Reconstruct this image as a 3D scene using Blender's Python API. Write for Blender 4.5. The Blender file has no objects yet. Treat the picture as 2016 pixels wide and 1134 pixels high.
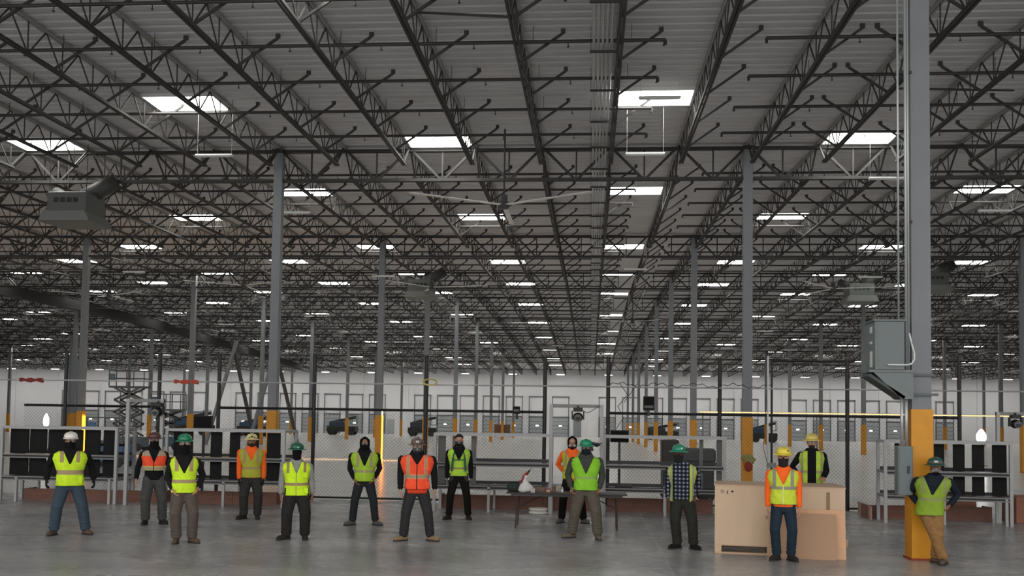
import bpy, bmesh, math, random
from mathutils import Vector, Matrix
random.seed(7)
PI = math.pi
sc = bpy.context.scene
COL = sc.collection

# ------------------------------------------------------------------ camera
CAM_H = 2.11; YAW = .0814; PITCH = .0499; ROLL = .0151; FPX = 1914.9; CX = 1008.0; CY = 738.0
_f = Vector((-math.sin(YAW) * math.cos(PITCH), math.cos(YAW) * math.cos(PITCH), math.sin(PITCH)))
_r = Vector((math.cos(YAW), math.sin(YAW), 0)); _u = _r.cross(_f)
_R = math.cos(ROLL) * _r + math.sin(ROLL) * _u
_U = -math.sin(ROLL) * _r + math.cos(ROLL) * _u
cd = bpy.data.cameras.new('camera'); cam = bpy.data.objects.new('camera', cd); COL.objects.link(cam)
m3 = Matrix((_R, _U, -_f)).transposed()
cam.matrix_world = Matrix.Translation((0, 0, CAM_H)) @ m3.to_4x4()
cd.sensor_width = 36; cd.lens = FPX / 2016 * 36; cd.clip_end = 600
cd.shift_y = (CY - 567) / 2016; cd.shift_x = 0
sc.camera = cam

# ------------------------------------------------------------------ world, exposure
w = bpy.data.worlds.new('world'); sc.world = w; w.use_nodes = True
bg = w.node_tree.nodes['Background']; bg.inputs[0].default_value = (1, .99, .975, 1); bg.inputs[1].default_value = 1.95
sc.view_settings.view_transform = 'Standard'; sc.view_settings.look = 'None'
sc.view_settings.exposure = 0.06; sc.view_settings.gamma = 1; sc.view_settings.use_curve_mapping = False
sc.cycles.use_denoising = True
sc.cycles.max_bounces = 6; sc.cycles.diffuse_bounces = 3; sc.cycles.glossy_bounces = 3
SKY_L = 15.0          # brightness of the daylight diffusers
DOCK_W = 270         # watts of each lit fixture over the dock wall

def add_light(name, kind, loc, direction, energy, color=(1, 1, 1), size=.5, size_y=None, spread=None, spot=None, blend=.2):
    ld = bpy.data.lights.new(name, kind); ld.energy = energy; ld.color = color
    if kind == 'AREA':
        ld.size = size
        if size_y: ld.shape = 'RECTANGLE'; ld.size_y = size_y
        if spread: ld.spread = spread
    if kind == 'SPOT':
        ld.spot_size = spot; ld.spot_blend = blend; ld.shadow_soft_size = size
    o = bpy.data.objects.new(name, ld); COL.objects.link(o); o.location = loc
    o.rotation_euler = Vector(direction).to_track_quat('-Z', 'Y').to_euler()
    return o
# fixtures along the dock wall light it from above (their housings are built below)
DOCK_X = [-112 + 7.65 * i for i in range(25)]
for x in DOCK_X:
    add_light('dock_light_glow', 'AREA', (x, 155.2, 9.95), (0, .12, -1), DOCK_W, (1, .97, .92), 1.2, .35)
# low evening sun entering through an open dock door far to the right
add_light('low_sun', 'SPOT', (60, 56, 5.5), (-90, -4.6, -5.3), 5.5e6, (1, .62, .27), .1, spot=math.radians(2.5), blend=.15)

# ------------------------------------------------------------------ materials
def lin(c):
    if isinstance(c, str):
        c = [int(c[i:i + 2], 16) / 255 for i in (0, 2, 4)]
    return tuple(x / 12.92 if x <= .04045 else ((x + .055) / 1.055) ** 2.4 for x in c[:3])
_M = {}
def mat(name, c, rough=.6, metal=0, noise=0, scale=6, emit=None, estr=0, spec=.5, bump=0, alpha=None, stretch=None):
    if name in _M: return _M[name]
    m = bpy.data.materials.new(name); m.use_nodes = True; nt = m.node_tree; b = nt.nodes['Principled BSDF']
    c = lin(c)
    b.inputs['Base Color'].default_value = (*c, 1); b.inputs['Roughness'].default_value = rough
    b.inputs['Metallic'].default_value = metal; b.inputs['Specular IOR Level'].default_value = spec
    if noise or bump:
        tc = nt.nodes.new('ShaderNodeTexCoord'); mp = nt.nodes.new('ShaderNodeMapping'); n = nt.nodes.new('ShaderNodeTexNoise')
        n.inputs['Scale'].default_value = scale; n.inputs['Detail'].default_value = 5
        if stretch: mp.inputs['Scale'].default_value = stretch
        nt.links.new(tc.outputs['Object'], mp.inputs[0]); nt.links.new(mp.outputs[0], n.inputs[0])
        if noise:
            r = nt.nodes.new('ShaderNodeValToRGB')
            r.color_ramp.elements[0].position = .3; r.color_ramp.elements[1].position = .7
            r.color_ramp.elements[0].color = (*[x * (1 - noise) for x in c], 1)
            r.color_ramp.elements[1].color = (*[min(1, x * (1 + noise)) for x in c], 1)
            nt.links.new(n.outputs[0], r.inputs[0]); nt.links.new(r.outputs[0], b.inputs['Base Color'])
        if bump:
            bp = nt.nodes.new('ShaderNodeBump'); bp.inputs['Strength'].default_value = bump
            nt.links.new(n.outputs[0], bp.inputs['Height']); nt.links.new(bp.outputs[0], b.inputs['Normal'])
    if emit:
        b.inputs['Emission Color'].default_value = (*lin(emit), 1); b.inputs['Emission Strength'].default_value = estr
    if alpha is not None: b.inputs['Alpha'].default_value = alpha
    _M[name] = m; return m

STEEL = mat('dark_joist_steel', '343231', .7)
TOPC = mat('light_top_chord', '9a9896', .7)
GIRD = mat('dark_girder_steel', '302f2e', .7)
COLM = mat('grey_column_paint', '74777b', .55, noise=.05, scale=2)
YEL = mat('yellow_guard_paint', 'cc8a10', .5, noise=.08, scale=5)
ALU = mat('aluminium_profile', '9c9c9b', .45, .2)
ALU2 = mat('grey_profile', '7b7b7a', .5, .2)
PANEL = mat('black_panel', '212121', .85, noise=.1, spec=.15)
BLACK = mat('black_metal', '0f0f0f', .5)
DGREY = mat('dark_grey_plastic', '363738', .6)
WHITE = mat('white_paint', 'd8d8d6', .5)
SPR = mat('sprinkler_pipe_black', '2e2c2c', .6)
GALV = mat('galvanised_conduit', 'b4b6b8', .4, .5)
ELEC = mat('grey_enclosure_paint', '6c7474', .5, noise=.04)
WOOD = mat('crate_plywood', 'cdb195', .75, noise=.07, scale=3, stretch=(1, 1, .25))
WOOD2 = mat('brown_osb_sheet', 'ac8a6e', .85, noise=.12, scale=60)
WOOD3 = mat('light_plywood_sheet', 'd2a582', .8, noise=.06, scale=4)
BROWN = mat('brown_board', '735044', .8, noise=.16, scale=5, stretch=(.5, 1, 3))
TBL = mat('dark_table_top', '3f3a38', .5)
GLOW = mat('lamp_glow', 'ffffff', .5, emit='ffffff', estr=9)
SKYM = mat('skylight_diffuser', 'f4f4f0', .4, emit='fdfcf6', estr=SKY_L)

# ------------------------------------------------------------------ helpers
class MB:
    def __init__(s): s.v = []; s.f = []
    def box(s, x0, x1, y0, y1, z0, z1):
        n = len(s.v)
        s.v += [(x, y, z) for z in (z0, z1) for y in (y0, y1) for x in (x0, x1)]
        s.f += [tuple(n + i for i in q) for q in ((0, 2, 3, 1), (4, 5, 7, 6), (0, 1, 5, 4), (2, 6, 7, 3), (0, 4, 6, 2), (1, 3, 7, 5))]
        return s
    def bar(s, a, b, wx, wz=None, n=4, up=(0, 0, 1)):
        """prism from a to b; n=4 rectangular wx * wz, else round with radius wx"""
        a = Vector(a); b = Vector(b); d = (b - a)
        if d.length < 1e-6: return s
        d.normalize(); up = Vector(up)
        if abs(d.dot(up)) > .98: up = Vector((0, 1, 0))
        sx = d.cross(up).normalized(); sz = sx.cross(d).normalized()
        k = len(s.v)
        if n == 4:
            wz = wz or wx
            ring = [sx * (i * wx / 2) + sz * (j * wz / 2) for i, j in ((-1, -1), (1, -1), (1, 1), (-1, 1))]
        else:
            ring = [sx * (wx * math.cos(2 * PI * i / n)) + sz * (wx * math.sin(2 * PI * i / n)) for i in range(n)]
        for p in (a, b): s.v += [tuple(p + q) for q in ring]
        m = len(ring)
        for i in range(m):
            j = (i + 1) % m; s.f.append((k + i, k + j, k + m + j, k + m + i))
        s.f.append(tuple(k + i for i in reversed(range(m)))); s.f.append(tuple(k + m + i for i in range(m)))
        return s
    def path(s, pts, r, n=8):
        pts = [Vector(p) for p in pts]
        for i in range(len(pts) - 1):
            d = (pts[i + 1] - pts[i]).normalized() * (r * .3)
            s.bar(pts[i] - d, pts[i + 1] + d, r, n=n)
        return s
    def cyl(s, c, r, z0, z1, n=16, r2=None):
        k = len(s.v); r2 = r if r2 is None else r2
        for rr, z in ((r, z0), (r2, z1)):
            s.v += [(c[0] + rr * math.cos(2 * PI * i / n), c[1] + rr * math.sin(2 * PI * i / n), z) for i in range(n)]
        for i in range(n):
            j = (i + 1) % n; s.f.append((k + i, k + j, k + n + j, k + n + i))
        s.f.append(tuple(k + i for i in reversed(range(n)))); s.f.append(tuple(k + n + i for i in range(n)))
        return s
    def lathe(s, prof, c=(0, 0), n=20, sx=1, sy=1):
        k = len(s.v)
        for r, z in prof:
            s.v += [(c[0] + sx * r * math.cos(2 * PI * i / n), c[1] + sy * r * math.sin(2 * PI * i / n), z) for i in range(n)]
        for a in range(len(prof) - 1):
            for i in range(n):
                j = (i + 1) % n; s.f.append((k + a * n + i, k + a * n + j, k + (a + 1) * n + j, k + (a + 1) * n + i))
        s.f.append(tuple(k + i for i in reversed(range(n))))
        s.f.append(tuple(k + (len(prof) - 1) * n + i for i in range(n)))
        return s
    def prism(s, poly, y0, y1):
        """poly of (x,z) extruded along y"""
        k = len(s.v); m = len(poly)
        s.v += [(x, y0, z) for x, z in poly] + [(x, y1, z) for x, z in poly]
        s.f.append(tuple(range(k, k + m))); s.f.append(tuple(reversed(range(k + m, k + 2 * m))))
        for i in range(m):
            j = (i + 1) % m; s.f.append((k + i, k + m + i, k + m + j, k + j))
        return s
    def blob(s, c, r, n=12, m=8):
        rx, ry, rz = r if isinstance(r, tuple) else (r, r, r)
        k = len(s.v)
        for a in range(m + 1):
            t = PI * (a + .02) / (m + .04); z = -math.cos(t); q = math.sin(t)
            s.v += [(c[0] + rx * q * math.cos(2 * PI * i / n), c[1] + ry * q * math.sin(2 * PI * i / n), c[2] + rz * z) for i in range(n)]
        for a in range(m):
            for i in range(n):
                j = (i + 1) % n; s.f.append((k + a * n + i, k + a * n + j, k + (a + 1) * n + j, k + (a + 1) * n + i))
        s.f.append(tuple(k + i for i in reversed(range(n)))); s.f.append(tuple(k + m * n + i for i in range(n)))
        return s
    def mesh(s, name, m, smooth=False, bevel=0):
        me = bpy.data.meshes.new(name); me.from_pydata(s.v, [], s.f)
        if bevel:
            bm = bmesh.new(); bm.from_mesh(me)
            bmesh.ops.bevel(bm, geom=[e for e in bm.edges], offset=bevel, segments=1, affect='EDGES', clamp_overlap=True)
            bm.to_mesh(me); bm.free()
        if smooth:
            for p in me.polygons: p.use_smooth = True
        if m: me.materials.append(m)
        me.update(); return me
    def build(s, name, m, parent=None, **k):
        return link(name, s.mesh(name, m, **k), parent)
def link(name, me, parent=None):
    o = bpy.data.objects.new(name, me); COL.objects.link(o)
    if parent: o.parent = parent
    return o
def tag(o, label=None, cat=None, group=None, kind=None):
    if label: o['label'] = label
    if cat: o['category'] = cat
    if group: o['group'] = group
    if kind: o['kind'] = kind
    return o
def thing(name, label, cat, loc=(0, 0, 0), rz=0, group=None):
    o = bpy.data.objects.new(name, None); COL.objects.link(o); o.location = loc; o.rotation_euler = (0, 0, rz)
    o.empty_display_size = .2
    return tag(o, label, cat, group)
def dup(root, loc=None, rz=None, label=None):
    r = root.copy(); COL.objects.link(r)
    if loc is not None: r.location = loc
    if rz is not None: r.rotation_euler = (0, 0, rz)
    if label: r['label'] = label
    for ch in root.children:
        c = ch.copy(); COL.objects.link(c); c.parent = r
        for g in ch.children:
            d = g.copy(); COL.objects.link(d); d.parent = c
    return r
ONES = 'zeroth first second third fourth fifth sixth seventh eighth ninth tenth eleventh twelfth thirteenth fourteenth fifteenth sixteenth seventeenth eighteenth nineteenth'.split()
TENS = {20: 'twenty', 30: 'thirty', 40: 'forty', 50: 'fifty', 60: 'sixty', 70: 'seventy'}
def ordw(n):
    if n < 20: return ONES[n]
    t = n // 10 * 10; q = n % 10
    return TENS[t] + '-' + ONES[q] if q else TENS[t][:-1] + 'ieth'
def inview(X, Y, pad=2.0): return -.634 * Y - pad < X < .425 * Y + pad
def look(x, y, Y):
    """the point at depth Y seen at pixel (x, y)"""
    d = _f + _R * ((x - CX) / FPX) - _U * ((y - CY) / FPX)
    return Vector((0, 0, CAM_H)) + d * (Y / d.y)

# ------------------------------------------------------------------ grid of the building
X0 = 5.375; W = 16.76; JS = W / 7
ROW = {1: 16.5, 2: 34.16, 3: 51.82}
for j in range(4, 9): ROW[j] = ROW[j - 1] + 14.75
ROW[9] = ROW[8] + 17.66; ROW[10] = ROW[9] + 17.66
RZ = {1: 11.75, 2: 12.02, 3: 12.32, 4: 12.66, 5: 12.86, 6: 12.66, 7: 12.33, 8: 11.9, 9: 11.38, 10: 11.1}
def roof(y):
    if y <= ROW[1]: return RZ[1] - .015 * (ROW[1] - y)
    for j in range(1, 10):
        if y <= ROW[j + 1]:
            t = (y - ROW[j]) / (ROW[j + 1] - ROW[j]); return RZ[j] * (1 - t) + RZ[j + 1] * t
    return RZ[10]

# floor
def floor_material():
    m = bpy.data.materials.new('polished_concrete'); m.use_nodes = True; nt = m.node_tree; b = nt.nodes['Principled BSDF']
    tc = nt.nodes.new('ShaderNodeTexCoord')
    def noise(scale, st, det=6, rough=.6):
        mp = nt.nodes.new('ShaderNodeMapping'); mp.inputs['Scale'].default_value = st
        n = nt.nodes.new('ShaderNodeTexNoise'); n.inputs['Scale'].default_value = scale; n.inputs['Detail'].default_value = det
        n.inputs['Roughness'].default_value = rough
        nt.links.new(tc.outputs['Object'], mp.inputs[0]); nt.links.new(mp.outputs[0], n.inputs[0]); return n.outputs[0]
    def ramp(src, a, ca, bb, cb):
        r = nt.nodes.new('ShaderNodeValToRGB'); r.color_ramp.elements[0].position = a; r.color_ramp.elements[1].position = bb
        r.color_ramp.elements[0].color = (*ca, 1); r.color_ramp.elements[1].color = (*cb, 1)
        nt.links.new(src, r.inputs[0]); return r.outputs[0]
    a = ramp(noise(.9, (1, 1, 1)), .25, lin('919191'), .75, lin('adadac'))
    c = ramp(noise(.35, (.35, 1.6, 1), 4), .3, (.74, .74, .74), .75, (1.2, 1.2, 1.2))
    mx = nt.nodes.new('ShaderNodeMixRGB'); mx.blend_type = 'MULTIPLY'; mx.inputs[0].default_value = 1
    nt.links.new(a, mx.inputs[1]); nt.links.new(c, mx.inputs[2]); nt.links.new(mx.outputs[0], b.inputs['Base Color'])
    rr = ramp(noise(1.3, (.4, 1.2, 1)), .25, (.21,) * 3, .75, (.33,) * 3)
    nt.links.new(rr, b.inputs['Roughness'])
    b.inputs['Specular IOR Level'].default_value = .6
    return m
FL = floor_material()
MB().box(-135, 105, -12, 25.72, -.3, 0).build('floor', FL)['kind'] = 'structure'
PALE_FLOOR = mat('pale_floor', 'cac8c5', .24, noise=.05, scale=.5)  # paler floor colour from the fence line back
MB().box(-135, 105, 25.72, 161.2, -.3, 0).build('floor_beyond_fence', PALE_FLOOR)['kind'] = 'structure'
JOINT = mat('joint_filler', 'aeaeac', .5)
for i, xx in enumerate((1.2, -6.4, 8.8)):
    MB().box(xx - .008, xx + .008, 4, 25.7, -.004, .0015).build('trim_%d' % (i + 1), JOINT)['kind'] = 'structure'

# ceiling: ribbed deck following the roof planes, with a slab over it
DECK = mat('white_roof_deck', 'c8c7c8', .75, noise=.06, scale=.6)
def deck():
    b = MB(); y = 2.0; P = .42
    prof = []
    while y < 161:
        z = roof(y)
        prof += [(y, z), (y + P * .62, roof(y + P * .62)), (y + P * .70, roof(y) + .045), (y + P * .92, roof(y) + .045)]
        y += P
    x0, x1 = -130, 100
    for yy, z in prof: b.v += [(x0, yy, z), (x1, yy, z)]
    for i in range(len(prof) - 1): b.f.append((2 * i, 2 * i + 1, 2 * i + 3, 2 * i + 2))
    ys = [2.0] + [ROW[j] for j in range(1, 11)]
    k = len(b.v)
    for yy in ys: b.v += [(x0, yy, roof(yy) + .1), (x1, yy, roof(yy) + .1), (x0, yy, roof(yy) + .4), (x1, yy, roof(yy) + .4)]
    for i in range(len(ys) - 1):
        q = k + 4 * i
        b.f += [(q, q + 1, q + 5, q + 4), (q + 2, q + 6, q + 7, q + 3)]
    b.f += [(k, k + 2, k + 3, k + 1)]
    return b
deck().build('ceiling', DECK)['kind'] = 'structure'

# far wall: tilt-up concrete panels
def wall_material():
    m = bpy.data.materials.new('white_precast_wall'); m.use_nodes = True; nt = m.node_tree; b = nt.nodes['Principled BSDF']
    tc = nt.nodes.new('ShaderNodeTexCoord'); n = nt.nodes.new('ShaderNodeTexNoise'); n.inputs['Scale'].default_value = .15
    r = nt.nodes.new('ShaderNodeValToRGB'); r.color_ramp.elements[0].color = (*lin('b4b5b7'), 1); r.color_ramp.elements[1].color = (*lin('c6c7c9'), 1)
    nt.links.new(tc.outputs['Object'], n.inputs[0]); nt.links.new(n.outputs[0], r.inputs[0]); nt.links.new(r.outputs[0], b.inputs['Base Color'])
    b.inputs['Roughness'].default_value = .7; return m
WALLM = wall_material()
wb = MB(); xx = -130.0
while xx < 100:
    wb.box(xx + .02, xx + 7.62, 161.0, 161.4, 0, 12.2); xx += 7.66
wb.box(-130, 100, 161.06, 161.4, 0, 12.2)
wb.build('wall_back', WALLM)['kind'] = 'structure'
MB().box(-130.4, -130, 2, 161.4, 0, 13.2).build('wall_left', WALLM)['kind'] = 'structure'
MB().box(100, 100.4, 2, 161.4, 0, 13.2).build('wall_right', WALLM)['kind'] = 'structure'

# ------------------------------------------------------------------ dock doors on the far wall
DOOR = mat('grey_dock_door', '868b8d', .6); DOORD = mat('dark_door_joint', '4c5052', .6); TRK = mat('door_track_steel', '5a5c5e', .6)
def dock_door():
    t = thing('dock_door', 'x', 'dock door', (0, 160.98, 0), 0, 'dock doors in the far wall')
    p = MB()
    for i in range(5): p.box(-1.25, 1.25, -.10, -.03, .06 + i * .62, .06 + i * .62 + .56)
    p.build('door_panel', DOOR, t)
    fr = MB().box(-1.42, -1.25, -.14, 0, 0, 3.3).box(1.25, 1.42, -.14, 0, 0, 3.3).box(-1.42, 1.42, -.14, 0, 3.2, 3.36)
    for i in range(1, 5): fr.box(-1.25, 1.25, -.06, 0, i * .62, i * .62 + .06)
    fr.build('door_frame', DOORD, t)
    tr = MB().box(-1.4, -1.28, -.22, -.1, 3.3, 6.62).box(1.28, 1.4, -.22, -.1, 3.3, 6.62).box(-1.45, 1.45, -.24, -.1, 6.55, 6.7)
    tr.build('lift_track', TRK, t)
    MB().box(-.24, .24, -.13, -.11, 1.72, 1.9).build('window_light', mat('door_window', 'ffffff', .4, emit='ffffff', estr=3.2), t)
    return t
dd = None; cnt = 0
for n in range(-16, 24):
    gap = (n + 16) % 8 == 7 if False else ((n - 7) % 8 == 0)
    x = -29.43 + 1.4 + 3.84 * n
    if gap or not inview(x, 160.9, 1): continue
    cnt += 1
    lab = 'grey sectional dock door under tall lift tracks, %s from the left along far wall' % ordw(cnt)
    if dd is None: dd = dock_door(); dd.location.x = x; dd['label'] = lab
    else: dup(dd, (x, 160.98, 0), 0, lab)
for i, (x, w_, h, c) in enumerate(((-2.2, 1.3, 3.9, '6f7476'), (.1, 1.1, 2.6, 'c2c3c0'), (28.6, 1.2, 2.5, 'b0b2b0'), (-33.4, 1.2, 2.5, '8d9092'))):
    d = MB().box(x - w_ / 2, x + w_ / 2, 160.9, 161.05, 0, h).build('door_%d' % (i + 1), mat('man_door_%d' % i, c, .6)); d['kind'] = 'structure'

# lit fixtures above the dock wall
hb = thing('high_bay_light', 'x', 'light', (0, 155.2, 10.0), 0, 'lit fixtures along the dock wall')
MB().box(-.62, .62, -.2, .2, .02, .12).build('housing', WHITE, hb)
MB().box(-.6, .6, -.18, .18, -.015, .02).build('lens', GLOW, hb)
for q in (-.5, .5): MB().bar((q, 0, .1), (q, 0, 1.2), .01, n=6).build('hanger', GALV, hb)
k = 0
for x in DOCK_X:
    if not inview(x, 155, 1): continue
    k += 1; lab = 'lit linear fixture hung before the dock wall, %s from the left' % ordw(k)
    if k == 1: hb.location.x = x; hb['label'] = lab
    else: dup(hb, (x, 155.2, 10.0), 0, lab)

# ------------------------------------------------------------------ columns
def column(j):
    t = thing('steel_column', 'x', 'column', (0, 0, 0), 0, 'square steel columns of the warehouse')
    h = roof(ROW[j]) - .12
    MB().box(-.155, .155, -.155, .155, 0, h).build('shaft', COLM, t)
    MB().box(-.175, .175, -.175, .175, .012, 2.44).build('yellow_guard', YEL, t)
    MB().box(-.2, .2, -.2, .2, 0, .03).build('base_plate', mat('base_red', '8b3a20', .7), t)
    MB().box(-.2, .2, -.25, .25, h - .12, h).build('cap_plate', GIRD, t)
    return t
for j in range(1, 10):
    proto = None; k = 0
    for i in range(-7, 5):
        x = X0 + i * W
        if not inview(x, ROW[j], .5): continue
        k += 1
        lab = 'grey square steel column with yellow foot guard, %s row back, %s from left' % (ordw(j), ordw(k))
        if j == 1: lab = 'nearest large grey steel column with yellow lower part, at the right'
        if proto is None: proto = column(j); proto.location = (x, ROW[j], 0); proto['label'] = lab
        else: dup(proto, (x, ROW[j], 0), 0, lab)

# ------------------------------------------------------------------ joist girders across the rows
def girder():
    t = thing('joist_girder', 'x', 'roof girder', (0, 0, 0), 0, 'girders running across under the roof')
    D = 1.12
    MB().box(.16, W - .16, -.1, -.012, -.09, 0).box(.16, W - .16, .012, .1, -.09, 0).build('top_chord', GIRD, t)
    MB().box(.16, W - .16, -.1, -.012, -D - .05, -D + .05).box(.16, W - .16, .012, .1, -D - .05, -D + .05).build('bottom_chord', GIRD, t)
    wb = MB()
    for k in range(7):
        a = k * JS; c = a + JS / 2
        wb.bar((a + .12, 0, -.06), (c - .03, 0, -D), .08, .08).bar((c + .03, 0, -D), (a + JS - .12, 0, -.06), .08, .08)
        wb.bar((c, 0, -D), (c, 0, -.05), .05, .05)
    wb.build('web', GIRD, t)
    return t
g0 = girder(); first = True
for j in range(2, 10):
    k = 0
    for i in range(-8, 5):
        x = X0 + i * W
        if not (inview(x, ROW[j], 0) or inview(x + W, ROW[j], 0) or inview(x + W / 2, ROW[j], 0)): continue
        k += 1
        lab = 'dark steel girder truss across column row %s, %s span from left' % (ordw(j).replace('second', 'two').replace('third', 'three').replace('fourth', 'four').replace('fifth', 'five').replace('sixth', 'six').replace('seventh', 'seven').replace('eighth', 'eight').replace('ninth', 'nine'), ordw(k))
        loc = (x, ROW[j], roof(ROW[j]) - .12)
        if first: g0.location = loc; g0['label'] = lab; first = False
        else: dup(g0, loc, 0, lab)

# ------------------------------------------------------------------ open-web joists along the bays
def joist_parts(L, full):
    D = .9; o = {}
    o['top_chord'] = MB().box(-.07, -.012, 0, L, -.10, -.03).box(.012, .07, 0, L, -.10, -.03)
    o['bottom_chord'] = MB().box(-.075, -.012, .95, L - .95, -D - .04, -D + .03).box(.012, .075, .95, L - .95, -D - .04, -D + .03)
    n = round((L - 2.2) / 1.48); st = (L - 2.2) / n; wb = MB()
    wb.bar((0, .15, -.08), (0, 1.1, -D), .05, .05).bar((0, L - .15, -.08), (0, L - 1.1, -D), .05, .05)
    for i in range(n + 1):
        y = 1.1 + i * st
        wb.bar((0, y, -D), (0, y, -.08), .026, .026)
        if i < n: wb.bar((0, y, -D), (0, y + st / 2, -.08), .03, .03).bar((0, y + st, -D), (0, y + st / 2, -.08), .03, .03)
    o['web'] = wb
    return o
def brace_ys(L, y0): return [23.4 + 2.68 * q for q in range(-3, 60) if y0 + .6 < 23.4 + 2.68 * q < y0 + L - .6]
BRM = {q: MB().bar((0, 0, -.88), (q * 1.02, .1, -.14), .06, .06).box(min(q * .97, q * 1.08), max(q * .97, q * 1.08), .07, .13, -.14, -.03).mesh('bridging_brace', STEEL) for q in (-1, 1)}
def brace_mb(L, y0, sgn):
    br = MB()
    for y in brace_ys(L, y0):
        br.bar((0, y - y0, -.88), (sgn * 1.02, y - y0 + .1, -.14), .06, .06).box(min(sgn * .97, sgn * 1.08), max(sgn * .97, sgn * 1.08), y - y0 + .07, y - y0 + .13, -.14, -.03)
    return br
njo = 0
for j in range(1, 10):
    y0 = ROW[j]; L = ROW[j + 1] - y0; dz = roof(ROW[j + 1]) - roof(y0); Ls = math.hypot(L, dz); ang = math.atan2(dz, L)
    if j == 9:
        allb = MB()
        for k in range(-46, 28):
            x = X0 + k * JS
            if not inview(x, ROW[10], 0): continue
            for q in joist_parts(Ls, False).values():
                n = len(allb.v); allb.v += [(vx + x, vy, vz) for vx, vy, vz in q.v]; allb.f += [tuple(n + i for i in f) for f in q.f]
        o = allb.build('roof_joists_by_dock_wall', STEEL); o.location = (0, y0, roof(y0)); o.rotation_euler = (ang, 0, 0)
        tag(o, 'distant dark roof joists in the last bay before the dock wall', 'roof joist', 'roof joists', 'stuff'); continue
    parts = joist_parts(Ls, j <= 3)
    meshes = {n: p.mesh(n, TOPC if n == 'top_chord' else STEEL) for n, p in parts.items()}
    if j > 2:
        allb = MB()
        for q in (parts['bottom_chord'], parts['web'], brace_mb(Ls, y0, 1)):
            n = len(allb.v); allb.v += q.v; allb.f += [tuple(n + i for i in f) for f in q.f]
        one = allb.mesh('bar_joist', STEEL)
    kk = 0
    for k in range(-46, 28):
        x = X0 + k * JS
        if not inview(x, ROW[j + 1], 0): continue
        kk += 1; njo += 1
        lab = 'dark open-web roof joist in the %s bay back, %s joist from the left' % (ordw(j), ordw(kk))
        loc = (x, y0, roof(y0))
        if j <= 2:
            t = thing('bar_joist', lab, 'roof joist', loc, 0, 'roof joists in the %s bay back' % ordw(j))
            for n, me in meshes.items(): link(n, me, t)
            for yb in brace_ys(Ls, y0): link('bridging_brace', BRM[1 if k < 1 else -1], t).location = (0, yb - y0, 0)
        else:
            t = link('bar_joist', one); t.location = loc; tag(t, lab, 'roof joist', 'roof joists in the %s bay back' % ordw(j))
        t.rotation_euler = (ang, 0, 0)

# ------------------------------------------------------------------ skylights
sk = thing('skylight', 'x', 'skylight', (0, 0, 0), 0, 'skylights in the roof deck')
hw = JS / 2 - .1; hd = .66
MB().box(-hw - .06, hw + .06, -hd - .06, -hd, -.10, .06).box(-hw - .06, hw + .06, hd, hd + .06, -.10, .06).box(-hw - .06, -hw, -hd, hd, -.10, .06).box(hw, hw + .06, -hd, hd, -.10, .06).build('curb_frame', WHITE, sk)
MB().box(-hw, hw, -hd, hd, -.07, -.03).build('diffuser', SKYM, sk)
YA = [28.75, 41.1, 55.6, 67.4, 78.9, 93.2, 106.1, 119, 131, 144]; YB = [20.5, 33.25, 46.7, 61.7, 73, 86, 99.5, 113, 126.5, 138.5, 150]
rows = sorted([(y, -2) for y in YA] + [(y, 1) for y in YB]); first = True
for ri, (y, k0) in enumerate(rows):
    cc = 0
    for q in range(-8, 6):
        k = k0 + 6 * q; x = X0 + (k + .5) * JS
        if not inview(x, y, .6): continue
        if y < 22: continue
        if y > 22 and y < 30 and k == -14: continue
        cc += 1
        lab = 'glowing rectangular skylight, %s skylight row back, %s from the left' % (ordw(ri + 1), ordw(cc))
        z = roof(y)
        if first:
            sk.location = (x, y, z); sk['label'] = lab; first = False
            hs = dup(sk, (-6.0, 20.55, roof(20.55)), 0, 'narrow glowing skylight at the top edge, just right of the first slanting joist'); hs.scale = (.5, 1, 1)
        else: dup(sk, (x, y, z), 0, lab)

# ------------------------------------------------------------------ sprinkler branch lines
HEAD = MB().cyl((0, 0), .012, -.13, 0, 8).cyl((0, 0), .035, -.145, -.13, 8).mesh('sprinkler_head', SPR)
ROD = MB().bar((0, 0, 0), (0, 0, .4), .012, n=4).mesh('hanger', SPR)
y = 23.3 - 2.68; k = 0
while y < 142:
    k += 1; z = roof(y) - .42
    if all(abs(y - ROW[j]) > .25 for j in range(2, 10)):
        for side in (0, 1):
            xa = -.64 * y - 1 if side == 0 else 4.1; xb = 1.7 if side == 0 else .43 * y + 1
            if xb < xa: continue
            r = .045 if y < 50 else .04
            lab = 'black sprinkler pipe across the joists, %s line back, %s part' % (ordw(k), 'long left' if side == 0 else 'right')
            t = thing('sprinkler_pipe', lab, 'sprinkler pipe', (0, y, z), 0, 'sprinkler branch lines')
            b = MB().bar((xa, 0, 0), (xb, 0, 0), r, n=8)
            e = xb if side == 0 else xa
            b.bar((e, 0, .0), (e, 0, -.12), r * .8, n=8)
            b.build('pipe', SPR, t)
            if y < 38:
                x = -.65 - 2.31 * 20
                while x < xb:
                    if xa < x: hh = link('sprinkler_head', HEAD, t); hh.location = (x, 0, 0)
                    x += 2.31
            kx = math.ceil((xa - X0) / JS)
            while y < 30 and X0 + kx * JS < xb:
                hh = link('hanger', ROD, t); hh.location = (X0 + kx * JS + .3, 0, 0); kx += 1
    y += 2.68

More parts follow.
